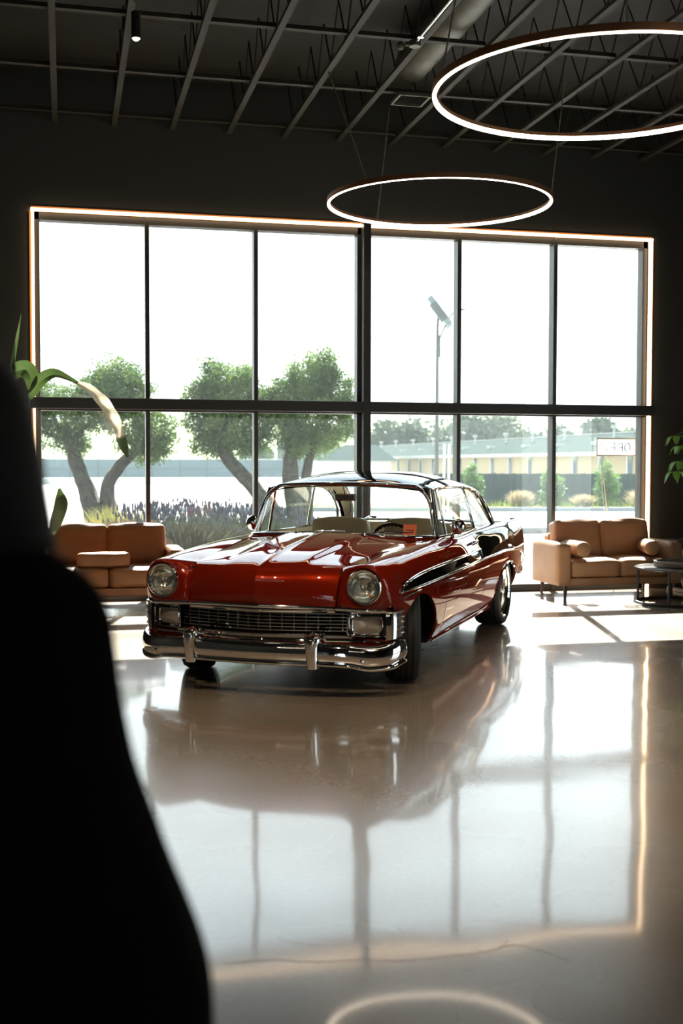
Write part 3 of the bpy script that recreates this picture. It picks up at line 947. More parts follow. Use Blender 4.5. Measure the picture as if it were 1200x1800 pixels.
NS = (14, 5, 14)
def side_panel(name, s, y0, y1, mats, matf, front=False, arch_c=None, arch_a=0, label=None):
    """one outer panel between two upright shut lines"""
    b = MB()
    cols = ycols(y0, y1, arch_c, arch_a)
    grid = []
    for y in cols:
        if front:
            sy = (y - y1) / (y0 - y1)
            yb = y1 + sy * (y_front(0) - y1)
        else:
            yb = y
        ts = rows_t(yb, bottom(yb), (z_low(yb), z_up(max(yb, -1.9))), NS)
        col = []
        for t in ts:
            yy = y1 + sy * (y_front(t) - y1) if front else y
            col.append(S(yy, t))
        f = col[0].copy(); f[0] -= .016
        f2 = f.copy(); f2[0] -= .0
        grid.append([f] + col)
    def edge(col, dy):
        return [np.array((p[0] - .022, p[1] + dy, p[2] - (.012 if p[2] > .9 else 0))) for p in col]
    rows = grid
    if not front: rows = [edge(grid[0], 0)] + rows
    rows = rows + [edge(grid[-1], 0)]
    n, m = len(rows), len(rows[0])
    vs = [mir(p, s) for r_ in rows for p in r_]
    base = b.add(vs, [])
    for i in range(n - 1):
        for j in range(m - 1):
            k = 0 if j <= NS[0] else (1 if j <= NS[0] + NS[1] else 2)
            yc = rows[i][min(j, m - 1)][1]
            a = base + i * m + j
            b.f.append((a, a + 1, a + m + 1, a + m)); b.m.append(matf(k, yc))
    if front:
        c0 = grid[0][1:]
        rim = [i for i, p in enumerate(c0) if p[2] >= .597]
        rim_pts = [c0[i] for i in rim]
        extra = [(.513, .60, .80), (.511, .64, .72), (.508, .665, .64), (.512, .668, .598), (.58, .664, .590), (.66, .655, .590), (.74, .637, .590), (.80, .615, .590)]
        ex = [np.array(e) for e in spline([rim_pts[-1]] + extra, 22)[1:]]
        loop = rim_pts + ex
        cc = np.array((.69, .676, .734))
        rings = [loop]
        for f, bul in ((.22, .012), (.45, .016), (.70, .010), (.88, .003), (1.0, 0.0), (1.0, -.05)):
            rg = []
            for p in loop:
                d = np.array((p[0] - cc[0], 0, p[2] - cc[2]))
                c = cc + nrm(d) * .108
                q = p * (1 - f) + c * f
                q = q + np.array((0, bul, 0))
                rg.append(q)
            rings.append(rg)
        L_ = len(loop)
        bb = b.add([mir(p, s) for rg in rings for p in rg], [])
        for i in range(len(rings) - 1):
            for j in range(L_):
                a = bb + i * L_ + j; c = bb + i * L_ + (j + 1) % L_
                b.f.append((a, c, c + L_, a + L_)); b.m.append(0)
    o = b.build(name, mats, car, angle=50)
    if label: o['label'] = label
    return o

RB = [M['red'], M['black']]
for s in (1, -1):
    side_panel('front_fender', s, .62, -.526, RB, lambda k, y: 1 if (k == 1 and y < .46) else 0, front=True, arch_c=.05, arch_a=.42)
    side_panel('door', s, -.537, -1.846, RB, lambda k, y: 1 if k == 1 else 0)
    side_panel('rear_quarter_panel', s, -1.857, -4.08, RB, lambda k, y: 1 if k >= 1 else 0, arch_c=-2.97, arch_a=.56, label='black rear quarter panel, red below the chrome strip')

# ---- bonnet
HV = [0, .05, .12, .2, .28, .38, .5, .64, .78, .9, 1.0]
HC = np.array([(.772, .615), (.785, .66), (.784, .72), (.769, .78), (.728, .826), (.640, .856), (.45, .886), (.2, .915), (-.1, .945), (-.33, .966), (-.50, .978)])
HS = np.array([(.498, .668, .612), (.502, .668, .66), (.506, .652, .72), (.509, .625, .775), (.511, .590, .818), (.512, .535, .846), (.522, .40, .860), (.547, .15, .884), (.572, -.12, .905), (.598, -.38, .926), (.618, -.55, .937)])
def hood_pt(u, v, lift=0.0):
    w = abs(u)
    cyz = [float(cubic(HV, HC[:, k], v)) for k in (0, 1)]
    sx, sy, sz = [float(cubic(HV, HS[:, k], v)) for k in (0, 1, 2)]
    by = .35 * w + .65 * w * w
    y = cyz[0] * (1 - by) + sy * by
    z = cyz[1] + (sz - cyz[1]) * (w ** 2.4)
    k = min(1, max(0, (v - .30) / .25)); k = k * k * (3 - 2 * k)
    e = min(1, max(0, (.60 - w) / .16)); e = e * e * (3 - 2 * e)
    z += .013 * k * e + .006 * k * math.exp(-(w / .03) ** 2)
    y += .006 * (1 - k) * math.exp(-(w / .06) ** 2) * (v > .02)
    return np.array((u * sx, y, z + lift))
b = MB()
us = sorted(set(list(np.linspace(-1, 1, 57)) + [-.01, .01, -.025, .025]))
rows = [[hood_pt(u, v) for u in us] for v in np.linspace(0, 1, 60)]
e0 = [p + np.array((0, -.03, 0)) for p in rows[0]]
b.grid([e0] + rows)
for sgn in (0, -1):
    ed = [r_[sgn] for r_ in rows]
    b.grid([ed, [p + np.array((0, -.0, -.02)) for p in ed]])
b.build('bonnet', M['red'], car, angle=45)

# ---- windscreen opening curves, cowl / dash
WB = [(-.722, -.985, .950), (-.715, -.90, .952), (-.66, -.76, .957), (-.50, -.63, .966), (-.25, -.565, .974), (0, -.545, .977)]
WT = [(-.640, -1.085, 1.298), (-.625, -1.075, 1.310), (-.56, -1.055, 1.322), (-.42, -1.03, 1.333), (-.22, -1.012, 1.340), (0, -1.005, 1.342)]
def full(h):
    return h + [(-p[0], p[1], p[2]) for p in reversed(h[:-1])]
wb = spline(full(WB), 61); wt = spline(full(WT), 61)
def lerp(a, b_, f): return np.asarray(a, float) * (1 - f) + np.asarray(b_, float) * f
FS = np.linspace(0, 1, 25)
def ws_pt(u, f):
    e = 1 - .15 * f ** 6 - .03 * (1 - f) ** 8           # corners drawn in
    k = (u * e + 1) / 2 * 60
    i = min(59, int(k)); g = k - i
    a, c = lerp(wb[i], wb[i + 1], g), lerp(wt[i], wt[i + 1], g)
    return lerp(a, c, f) + nrm(np.array((a[0] * .6, .8, 0))) * (.03 * 4 * f * (1 - f))
b = MB()
rows = []
for k in range(13):
    f = k / 12
    rows.append([ws_pt(u, f) for u in np.linspace(-1, 1, 61)])
b.grid(rows)
b.build('windscreen', M['carglass'], car, angle=None)
loop = [ws_pt(u, 0) for u in np.linspace(-1, 1, 41)] + [ws_pt(1, f) for f in FS[1:-1]] + [ws_pt(u, 1) for u in np.linspace(1, -1, 41)] + [ws_pt(-1, f) for f in FS[::-1][1:-1]]
b = MB(); b.tube(loop, .016, 10, closed=True)
b.build('windscreen_trim', M['chrome'], car)
b = MB()
hr = [hood_pt(u, 1.0) + np.array((0, .004, -.008)) for u in np.linspace(-1, 1, 41)]
rows = [hr]
for f, dz in ((.35, -.002), (.7, -.004), (1.0, -.006)):
    row = []
    for i, u in enumerate(np.linspace(-1, 1, 41)):
        tgt = np.array((u * .74, -.56 - .44 * abs(u) ** 3, .974 - .026 * u * u))
        row.append(lerp(hr[i], tgt, f) + np.array((0, 0, dz)))
    rows.append(row)
b.grid(rows)
b.build('cowl', M['red'], car, angle=None)
b = MB()
rows = []
for f in np.linspace(0, 1, 6):
    rows.append([np.array((u * .72, (-.56 - .40 * abs(u) ** 3) * (1 - f) + f * (-1.0), .962 - .02 * u * u - (.07 * f ** 3))) for u in np.linspace(-1, 1, 31)])
rows.append([np.array((u * .72, -1.02, .70)) for u in np.linspace(-1, 1, 31)])
b.grid(rows)
b.build('dashboard', M['red'], car, angle=50)
for sx in (.22, -.30):
    b = MB(); b.tube([(sx, -.535, .988), (sx - .18, -.60, 1.003), (sx - .34, -.655, .998)], .005, 6); b.cyl((sx, -.535, .97), (sx, -.535, .995), .014, 10)
    b.build('windscreen_wiper', M['chrome'], car)

# ---- roof
RE = [(-1.085, .655, 1.308), (-1.25, .664, 1.320), (-1.6, .668, 1.328), (-2.0, .665, 1.325), (-2.35, .665, 1.310), (-2.62, .675, 1.268), (-2.85, .695, 1.180), (-3.02, .715, 1.075), (-3.16, .735, .952)]
RE = np.array(RE)
CE = np.array([(-1.00, 1.354), (-1.12, 1.390), (-1.4, 1.427), (-1.7, 1.441), (-2.0, 1.438), (-2.25, 1.418), (-2.48, 1.378)])
def rail(y): return np.array((float(pchip(-RE[:, 0], RE[:, 1], -y)), y, float(pchip(-RE[:, 0], RE[:, 2], -y))))
BT = np.array([(.0, -2.48, 1.378), (.25, -2.485, 1.368), (.42, -2.51, 1.343), (.515, -2.56, 1.295)])     # top edge of the rear glass
BS = np.array([(.515, -2.56, 1.295), (.54, -2.74, 1.225), (.57, -2.90, 1.13), (.605, -3.02, 1.035), (.635, -3.10, .962)])
def roof_pt(u, v):
    w = abs(u)
    yc = -1.00 + v * (-2.48 + 1.00)
    zc = float(pchip(-CE[::-1][::-1][:, 0], CE[:, 1], -yc))
    ye = -1.085 + v * (-2.52 + 1.085)
    e = rail(ye)
    y = yc + (ye - yc) * w ** 2
    z = e[2] + (zc - e[2]) * (1 - w ** 2.7)
    return np.array((u * e[0], y, z))
def pillar_rows(s):
    rows = []
    for f in np.linspace(0, 1, 16):
        o = rail(-2.52 + f * (-3.15 + 2.52))
        i = np.array([float(np.interp(f, np.linspace(0, 1, len(BS)), BS[:, k])) for k in range(3)])
        row = []
        for g in np.linspace(0, 1, 7):
            p = lerp(o, i, g); p = p + np.array((.012, 0, .012)) * (4 * g * (1 - g))
            row.append(mir(p, s))
        rows.append(row)
    return rows
uu = np.sin(np.linspace(-PI / 2, PI / 2, 49))
b = MB()
rf = [[roof_pt(u, v) for u in uu] for v in np.linspace(0, 1, 40)]
b.grid(rf)
for s in (1, -1):
    b.grid(pillar_rows(s))
for k in (0, -1):
    b.grid([[r_[k] for r_ in rf], [np.array((r_[k][0] * 1.012, r_[k][1], r_[k][2] - .022)) for r_ in rf]])
b.grid([rf[0], [p + np.array((0, .004, -.018)) for p in rf[0]]])
b.build('roof', M['black'], car, angle=45)
b = MB()
b.grid([[p * np.array((.975, 1, 1)) + np.array((0, 0, -.032)) for p in r_] for r_ in rf])
for s in (1, -1):
    b.grid([[np.array(p) * np.array((.965, 1, 1)) + np.array((0, .012, -.004)) for p in r_] for r_ in pillar_rows(s)])
b.build('headliner', M['headliner'], car, angle=None)
for s in (1, -1):
    b = MB()
    b.tube([mir(rail(y) + np.array((.004, 0, -.012)), s) for y in np.linspace(-1.085, -3.14, 50)], .010, 8)
    b.build('drip_rail', M['chrome'], car)
# rear glass
b = MB()
bt_full = [np.array((-p[0], p[1], p[2])) for p in BT[::-1]] + [p for p in BT[1:]]
bt_s = spline(bt_full, 33)
bb_s = spline([(-.63, -3.08, .962), (-.45, -3.14, .966), (0, -3.17, .97), (.45, -3.14, .966), (.63, -3.08, .962)], 33)
rows = []
for f in np.linspace(0, 1, 12):
    row = []
    for i in range(33):
        p = lerp(bt_s[i], bb_s[i], f)
        q = np.array([float(np.interp(f, np.linspace(0, 1, len(BS)), BS[:, k])) for k in range(3)])
        w = abs(i - 16) / 16
        side = np.array((math.copysign(q[0], i - 16), q[1], q[2]))
        p = lerp(p, side, w ** 4) + np.array((0, -.05, .02)) * (4 * f * (1 - f)) * (1 - w ** 4)
        row.append(p)
    rows.append(row)
b.grid(rows)
b.build('rear_window', M['carglass'], car, angle=None)
b = MB(); b.tube([r_[0] for r_ in rows] + list(rows[-1][1:-1]) + [r_[-1] for r_ in reversed(rows)] + list(rows[0][::-1][1:-1]), .012, 8, closed=True)
b.build('rear_window_trim', M['chrome'], car)

# dark surround between the windscreen trim and the roof and pillars
PIL = [(.733, -.985, .945), (.704, -1.02, 1.06), (.676, -1.06, 1.20), (.657, -1.09, 1.300)]
b = MB()
inn = [ws_pt(-1, f) for f in FS] + [ws_pt(u, 1) for u in np.linspace(-1, 1, 41)[1:-1]] + [ws_pt(1, f) for f in FS[::-1]]
pr = spline(PIL, 25)
outr = [mir(p, -1) for p in pr] + [roof_pt(u, 0) + np.array((0, .006, -.004)) for u in np.linspace(-1, 1, 41)[1:-1]] + [p for p in pr[::-1]]
b.grid([inn, [lerp(a, c, .5) + np.array((0, .006, .002)) for a, c in zip(inn, outr)], outr])
b.build('windscreen_surround', M['black'], car, angle=None)

# ---- side glass, pillars
QA = [(.655, -2.16, 1.302), (.662, -2.40, 1.287), (.672, -2.62, 1.230), (.690, -2.80, 1.140), (.716, -2.95, 1.030), (.738, -3.03, .950)]
def sill(y): return S(y, .97)
for s in (1, -1):
    b = MB()
    b.tube([mir(p, s) for p in ((.728, -.985, .945), (.700, -1.02, 1.06), (.672, -1.055, 1.20), (.650, -1.09, 1.305))], [.026, .024, .022, .020], 10)
    b.build('windscreen_pillar', M['chrome'], car)
    b = MB()
    b.tube([mir(p, s) for p in ((.735, -1.04, .950), (.664, -1.12, 1.300), (.664, -1.235, 1.306), (.738, -1.27, .950))], .011, 8, closed=True)
    b.build('quarter_light_frame', M['chrome'], car)
    b = MB(); b.grid([[mir(p, s) for p in ((.735, -1.05, .950), (.738, -1.27, .950))], [mir(p, s) for p in ((.664, -1.12, 1.300), (.664, -1.235, 1.306))]])
    b.build('quarter_light', M['carglass'], car)
    b = MB()
    rows = []
    for f in np.linspace(0, 1, 8):
        rows.append([mir(lerp((.742 + .004 * g, -1.275 - g * .925, .945), (.664 - .008 * g, -1.245 - g * .895, 1.312), f) + np.array((.02 * 4 * f * (1 - f), 0, 0)), s) for g in np.linspace(0, 1, 10)])
    b.grid(rows)
    b.build('door_window', M['carglass'], car, angle=None)
    b = MB(); b.tube([mir(p, s) for p in ((.752, -2.215, .940), (.718, -2.19, 1.09), (.658, -2.15, 1.310))], .013, 8)
    b.build('window_divider', M['chrome'], car)
    b = MB(); b.tube([mir(p + np.array((.008, 0, 0)), s) for p in spline(QA, 24)], .014, 8)
    b.build('rear_side_window_frame', M['chrome'], car)
    b = MB()
    rows = []
    qa = spline(QA, 16)
    for p in qa:
        f = (p[1] + 2.16) / (-.84)
        base = np.array((.752, -2.215 - f * .78, .942))
        lead = lerp(base, np.array((.66, -2.15, 1.30)), 0)
        rows.append([mir(lerp(base, p, g), s) for g in np.linspace(0, 1, 6)])
    b.grid(rows)
    b.build('rear_side_window', M['carglass'], car, angle=None)
    # belt strip along the sill of door and quarter
    b = MB(); b.tube([mir(S(y, .985) + np.array((0, 0, .004)), s) for y in np.linspace(-1.0, -2.98, 40)], .007, 6)
    b.build('belt_trim', M['chrome'], car)

# ---- boot lid and tail
b = MB()
rows = []
for f in np.linspace(0, 1, 22):
    y = -3.06 + f * (-4.13 + 3.06)
    inner = S(max(y, -4.08), 1.0)
    zc = .972 - .045 * f ** 2.2
    rows.append([np.array((u * inner[0], y - .10 * (1 - u * u) * (1 - f * .4), inner[2] + (zc + .0 - inner[2]) * (1 - abs(u) ** 2.5))) for u in np.linspace(-1, 1, 31)])
b.grid(rows)
b.build('boot_lid', M['black'], car, angle=None)
b = MB()
rows = []
for f, zz, dy in ((0, None, 0), (.3, .74, -.03), (.6, .58, -.03), (1, .42, .02)):
    rows.append([np.array((u * (.68 + .11 * min(1, f * 3)), -4.11 - .06 * (1 - u * u) + dy, (rows and 0 or 0) + (zz if zz is not None else .92 + .006 * (1 - u * u)))) for u in np.linspace(-1, 1, 21)])
b.grid(rows)
b.build('tail_panel', M['red'], car, angle=60)
for s in (1, -1):
    c0 = [S(-4.08, t) for t in np.linspace(0, 1, 25)]
    b = MB()
    mid = np.array((.74, -3.97, .70))
    b.grid([[mir(p, s) for p in c0], [mir(lerp(p, np.array((.76, -4.14, p[2])), .55) + np.array((0, -.03, 0)), s) for p in c0], [mir(np.array((.70, -4.14, p[2])), s) for p in c0]])
    b.build('tail_fin_end', M['black'], car, angle=60)
    b = MB(); b.ball((s * .765, -4.125, .74), .045, 14, 10, (1, .6, 1.6)); b.build('tail_light', M['taillight'], car)

# ---- chrome strips on the flanks
for s in (1, -1):
    ys = np.r_[np.linspace(.475, -.525, 26), np.linspace(-.54, -1.845, 24)]
    lowp = [on_side(y, z_low(y), .006) for y in np.linspace(.475, -4.05, 100)]
    upp = [on_side(y, z_up(y), .006) for y in np.linspace(.475, -1.84, 60)]
    b = MB()
    b.tube([mir(p, s) for p in lowp], [.012] * 60 + [.012 + .006 * min(1, i / 12) for i in range(40)], 8, flat=.75)
    b.build('lower_side_strip', M['chrome'], car)
    b = MB()
    tip = on_side(.505, .693, .006)
    b.tube([mir(tip, s)] + [mir(p, s) for p in upp] + [mir(on_side(-1.842, z_up(-1.842) - .03, .006), s), mir(on_side(-1.842, z_low(-1.842) + .005, .006), s)], [.010] + [.013] * 60 + [.006, .006], 8, flat=.75)
    b.ball(mir(on_side(.482, .694, .003), s), .022, 10, 8, (.5, 1.6, .8))
    b.build('upper_side_strip', M['chrome'], car)
    # slash molding below the spear and the arch lips
    b = MB(); b.tube([mir(on_side(y, .648 + .02 * math.sin((.46 - y) / .35 * PI / 2), .002), s) for y in np.linspace(.46, .12, 14)], .007, 6)
    b.build('fender_crease_strip', M['chrome'], car)
    b = MB()
    b.tube([mir(on_side(y, max(bottom(y), .30) + .004, .001), s) for y in [-2.97 + .56 * math.sin(th) for th in np.linspace(-PI / 2 + .02, PI / 2 - .3, 40)]], .009, 6)
    b.build('rear_arch_trim', M['chrome'], car)
    b = MB(); b.tube([mir((.846, y, .262), s) for y in np.linspace(-.38, -2.42, 12)], .012, 8); b.build('sill_strip', M['red'], car)
    # door furniture
    b = MB()
    b.tube([mir(on_side(-1.60, .862, .004), s), mir(on_side(-1.62, .862, .035), s), mir(on_side(-1.74, .862, .035), s), mir(on_side(-1.76, .862, .004), s)], .010, 8)
    b.ball(mir(on_side(-1.79, .858, .014), s), .018, 10, 8)
    b.build('door_handle', M['chrome'], car)
    b = MB(); b.lathe([(.001, .012), (.014, .010), (.017, 0)], n=14)
    b.f = b.f
    # mirror
    t0 = S(-1.02, .80)
    b = MB()
    base = np.array((.80, -1.19, .925)); hd = np.array((.848, -1.19, 1.018))
    b.tube([mir(base, s), mir(base + (hd - base) * .6 + np.array((-.01, 0, 0)), s), mir(hd, s)], [.016, .010, .010], 8)
    b.lathe([(.001, .045), (.030, .040), (.050, .022), (.060, .0), (.058, -.006), (.001, -.006)], c=mir(hd, s), ax='y', n=24)
    m_ = b.build('wing_mirror', M['chrome'], car)

# ---- headlights
for s in (1, -1):
    c = (s * .69, 0, .734)
    b = MB()
    b.lathe([(.108, .655), (.114, .674), (.113, .688), (.107, .695), (.098, .693), (.090, .682), (.088, .660)], c=c, ax='y', n=40)
    h = b.build('headlight', M['chrome'], car)
    h['label'] = 'round chrome headlight in the front fender'
    b = MB(); b.lathe([(.001, .590), (.03, .592), (.06, .606), (.082, .635), (.093, .660)], c=c, ax='y', n=32); b.build('reflector_bowl', M['reflector'], h)
    b = MB(); b.lathe([(.001, .697), (.035, .695), (.065, .689), (.084, .680), (.090, .672)], c=c, ax='y', n=32)
    b.build('headlight_lens', M['lens'], h)
    b = MB(); b.ball((c[0], .64, c[2]), .018, 10, 8); b.cyl((c[0], .595, c[2]), (c[0], .64, c[2]), .012, 8); b.build('bulb', M['satin'], h)
    b = MB(); b.ball((c[0] - .03, .655, c[2] - .055), .010, 8, 6); b.build('signal_bulb', M['amber'], h)

# ---- grille and front trim
def plan(x, y0=.760): return y0 - .095 * (abs(x) / .5) ** 1.35 if abs(x) < .5 else y0 - .095 - .30 * (abs(x) - .5) ** 1.0 * .75
b = MB()
gx = np.linspace(-.575, .575, 47)
for k in range(6):
    z = .447 + k * .0215
    b.tube([(x, plan(x, .722), z) for x in gx], .0050, 6)
for i in range(15):
    x = -.53 + i * (1.06 / 14)
    b.tube([(x, plan(x, .714), .440), (x, plan(x, .714), .565)], .0038, 6)
b.build('grille', M['chrome'], car)
b = MB(); b.grid([[(x, plan(x, .66), z) for x in np.linspace(-.86, .86, 31)] for z in (.30, .60)])
b.build('grille_backing', M['dark'], car)
for (xa, xb, nm) in ((-.497, .497, 'bonnet_lip_trim'), (.503, .835, 'fender_lip_trim'), (-.835, -.503, 'fender_lip_trim')):
    b = MB()
    pts = []
    for x in np.linspace(xa, xb, 25):
        z = .604 - .024 * (abs(x) / .8) ** 2
        pts.append((x, plan(x, .778) - (.03 * max(0, abs(x) - .70) / .13), z))
    b.tube(pts, .021, 12, flat=.85)
    if nm == 'bonnet_lip_trim':
        b.tube([(x, plan(x, .762), .573) for x in np.linspace(xa, xb, 25)], .009, 8)
    b.build(nm, M['chrome'], car)
b = MB()
b.tube([(x, plan(x, .748), .414) for x in np.linspace(-.60, .60, 31)], .019, 10, flat=.8)
b.tube([(x, plan(x, .742), .388) for x in np.linspace(-.80, .80, 31)], .010, 8)
b.build('grille_lower_bar', M['chrome'], car)
b = MB()
b.grid([[(x, plan(x, .745) - dy, z) for x in np.linspace(-.84, .84, 31)] for z, dy in ((.400, .0), (.375, .0), (.33, .03), (.26, .12))])
b.build('front_valance', M['red'], car)
def rrect(cx_, cz_, w, h, r, n=6):
    P = []
    for qx, qz, a0 in ((1, 1, 0), (-1, 1, PI / 2), (-1, -1, PI), (1, -1, 1.5 * PI)):
        for k in range(n + 1):
            a = a0 + PI / 2 * k / n
            P.append((cx_ + qx * (w / 2 - r) + r * math.cos(a), cz_ + qz * (h / 2 - r) + r * math.sin(a)))
    return P
for s in (1, -1):
    # parking lamp in its chrome box
    b = MB()
    yf = lambda x: .640 - .42 * (x - .60)
    o1 = rrect(.700, .492, .255, .158, .03); i1 = rrect(.692, .492, .185, .108, .03); i2 = rrect(.690, .492, .165, .092, .024)
    b.grid([[mir((x, yf(x) + .012, z), s) for x, z in o1], [mir((x, yf(x) + .016, z), s) for x, z in rrect(.698, .492, .235, .142, .03)], [mir((x, yf(x) - .022, z), s) for x, z in i1], [mir((x, yf(x) + .004, z), s) for x, z in rrect(.691, .492, .178, .102, .026)], [mir((x, yf(x) - .002, z), s) for x, z in i2], [mir((x, yf(x) - .04, z), s) for x, z in i2]], closed_v=True)
    pl = b.build('parking_light', M['chrome'], car, angle=45)
    b = MB()
    b.grid([[mir((.690 + (x - .690) * f, yf(.690 + (x - .690) * f) - .002 + .012 * (1 - f ** 2), .492 + (z - .492) * f), s) for x, z in i2] for f in (1, .8, .55, .3, .02)], closed_v=True)
    b.build('parking_lens', M['plens'] if 'plens' in M else M.setdefault('plens', mat('frosted_lens', (.34, .31, .27), .22, coat=.6)), pl)
    # chrome corner that wraps round to the flank
    b = MB()
    pc = spline([(.800, .605), (.828, .592), (.850, .565), (.864, .525), (.872, .475)], 18)
    rows = []
    for k, (x, y) in enumerate(pc):
        f = k / 17
        zt = .588 - .012 * f; zb = .392 + .02 * f
        off = .012
        rows.append([mir((x + off * q, y + off * q * .6, zb + (zt - zb) * g), s) for g, q in ((0, 0), (.04, 1), (.5, 1.2), (.92, 1), (1, 0))])
    b.grid(rows)
    for k in range(4):
        z = .435 + k * .034
        b.tube([mir((x + .014, y + .006, z), s) for x, y in pc[8:]], .008, 6)
    b.tube([mir((x + .012, y + .006, .578), s) for x, y in pc], .012, 8)
    b.build('corner_trim', M['chrome'], car)

# ---- front bumper
BP = [(0, .868), (.22, .864), (.42, .842), (.60, .795), (.74, .730), (.84, .650), (.888, .575), (.903, .50), (.896, .455)]
def bump_curve(n=81):
    h = spline(BP, n)
    return h
hb = bump_curve()
def bsec(x):
    x = abs(x)
    zb = float(pchip([0, .42, .62, .76, .86, .905], [.250, .252, .242, .216, .222, .250], x))
    zt = float(pchip([0, .42, .62, .76, .86, .905], [.388, .388, .380, .370, .382, .402], x))
    return zb, zt
prof = [(-.055, 1.0), (-.028, 1.0), (-.010, .97), (.000, .90), (.007, .78), (.011, .64), (.012, .50), (.009, .36), (.003, .26), (-.004, .19), (.006, .15), (.012, .10), (.010, .04), (-.002, .0), (-.055, .02)]
rows = []
allp = [(-p[0], p[1], i) for i, p in enumerate(hb)][::-1] + [(p[0], p[1], i) for i, p in enumerate(hb)][1:]
P2 = np.array([(p[0], p[1]) for p in allp])
for i in range(len(P2)):
    t2 = nrm(P2[min(i + 1, len(P2) - 1)] - P2[max(i - 1, 0)])
    n2 = np.array((-t2[1], t2[0]))
    zb, zt = bsec(P2[i][0])
    rows.append([(P2[i][0] + n2[0] * o, P2[i][1] + n2[1] * o, zb + (zt - zb) * g) for o, g in prof])
b = MB(); bs = b.grid(rows)
b.f.append(tuple(bs + j for j in range(len(prof)))); b.m.append(0)
b.f.append(tuple(bs + (len(rows) - 1) * len(prof) + j for j in reversed(range(len(prof))))); b.m.append(0)
for x in (.70, -.70):
    b.lathe([(.001, .775), (.010, .773), (.014, .765), (.014, .74)], c=(x, 0, .285), ax='y', n=12)
b.build('front_bumper', M['chrome'], car, angle=30)
for s in (1, -1):
    b = MB()
    rows = []
    for k in range(22):
        f = k / 21
        z = .238 + f * .226
        w = .038 + .012 * min(1, f * 1.2) + (.008 * math.sin(min(1, max(0, (f - .62) / .38)) * PI))
        d = .078 + .012 * f
        yc = .800 + .012 * math.sin(f * PI)
        if f > .80:
            g = (f - .80) / .20
            sc = math.sqrt(max(0.0, 1 - g * g)) if g < 1 else 0.0
            w *= max(sc, .02); d *= max(sc, .02); yc -= .012 * g
        rows.append([(s * .41 + w * np.sign(math.cos(a)) * abs(math.cos(a)) ** .75, yc + d * np.sign(math.sin(a)) * abs(math.sin(a)) ** .75, z) for a in np.linspace(0, 2 * PI, 25)[:-1]])
    bs = b.grid(rows, closed_v=True)
    b.f.append(tuple(bs + j for j in range(24))); b.m.append(0)
    b.build('bumper_guard', M['chrome'], car, angle=50)
# rear bumper
b = MB()
rp = spline([(-.86, -3.95), (-.865, -4.07), (-.80, -4.16), (-.6, -4.20), (0, -4.22), (.6, -4.20), (.80, -4.16), (.865, -4.07), (.86, -3.95)], 50)
b.tube([(x * .955, y + .02, .46) for x, y in rp], .028, 12, flat=1.8)
b.build('rear_bumper', M['chrome'], car)

# ---- underside, wheel wells
b = MB()
b.bx(-.55, .55, -3.85, .60, .235, .62); b.bx(-.80, .80, -2.40, -.42, .235, .50)
b.bx(-.80, .80, -.50, -.42, .235, .88); b.bx(-.80, .80, -2.44, -2.38, .24, .80); b.bx(-.80, .80, -3.85, -3.46, .36, .80)
b.bx(-.55, .55, .0, .60, .30, .78)
for s in (1, -1):
    b.bx(s * .50, s * .56, -.50, .60, .25, .82); b.bx(s * .50, s * .56, -3.5, -2.4, .25, .85)
    b.bx(s * .55, s * .86, .50, .56, .38, .60); b.bx(s * .55, s * .85, -.45, .52, .78, .80); b.bx(s * .55, s * .83, -3.5, -2.4, .80, .82)
b.build('underbody', M['dark'], car, smooth=False)

# ---- wheels
def wheel(x, y, tyre_r, w, steer, s):
    t = bpy.data.objects.new('wheel', None); COL.objects.link(t); t.parent = car
    t.location = (x, y, tyre_r + .0437); t.rotation_euler = (0, 0, steer)
    rr = tyre_r - .075
    hw = w / 2
    prof = [(rr - .005, -hw + .02), (rr + .02, -hw + .004), (tyre_r - .045, -hw - .006), (tyre_r - .018, -hw + .006), (tyre_r - .004, -hw + .028)]
    for g in (-.55, -.18, .18, .55):
        c = g * hw
        prof += [(tyre_r - .001, c - .010), (tyre_r - .001, c - .006), (tyre_r - .008, c - .004), (tyre_r - .008, c + .004), (tyre_r - .001, c + .006), (tyre_r - .001, c + .010)]
    prof += [(tyre_r - .004, hw - .028), (tyre_r - .018, hw - .006), (tyre_r - .045, hw + .006), (rr + .02, hw - .004), (rr - .005, hw - .02)]
    b = MB(); b.lathe(prof, ax='x', n=64); b.build('tyre', M['rubber'], t, angle=30)
    b = MB()
    o = s * hw
    b.lathe([(rr - .004, -o * .9), (rr - .02, -o * .8), (rr - .045, -o * .2), (rr - .045, o * .55), (rr - .015, o * .80), (rr + .006, o * .88), (rr + .010, o * .96), (rr - .002, o * .97), (rr - .014, o * .86)], ax='x', n=56)
    b.build('rim', M['chrome'], t)
    b = MB()
    for k in range(5):
        a = 2 * PI * k / 5 + .3
        ca, sa = math.cos(a), math.sin(a)
        b.tube([(o * .62, .03 * ca, .03 * sa), (o * .70, (rr * .5) * ca, (rr * .5) * sa), (o * .55, (rr - .035) * ca, (rr - .035) * sa)], [.050, .036, .030], 10, flat=.5, upv=(1, 0, 0))
    b.lathe([(.001, o * .86), (.030, o * .85), (.040, o * .78), (.062, o * .66), (.064, o * .3)], ax='x', n=24)
    b.build('spokes', M['satin'], t)
    b = MB(); b.lathe([(.02, -o * .1), (.15, -o * .1), (.15, o * .1), (.02, o * .1)], ax='x', n=32); b.build('brake_disc', M['satin'], t)
ST = R(18)
wheel(.745, 0.01, .313, .215, ST, 1)
wheel(-.745, 0.01, .313, .215, ST, -1)
wheel(.765, -2.93, .313, .25, 0, 1)
wheel(-.765, -2.93, .313, .25, 0, -1)

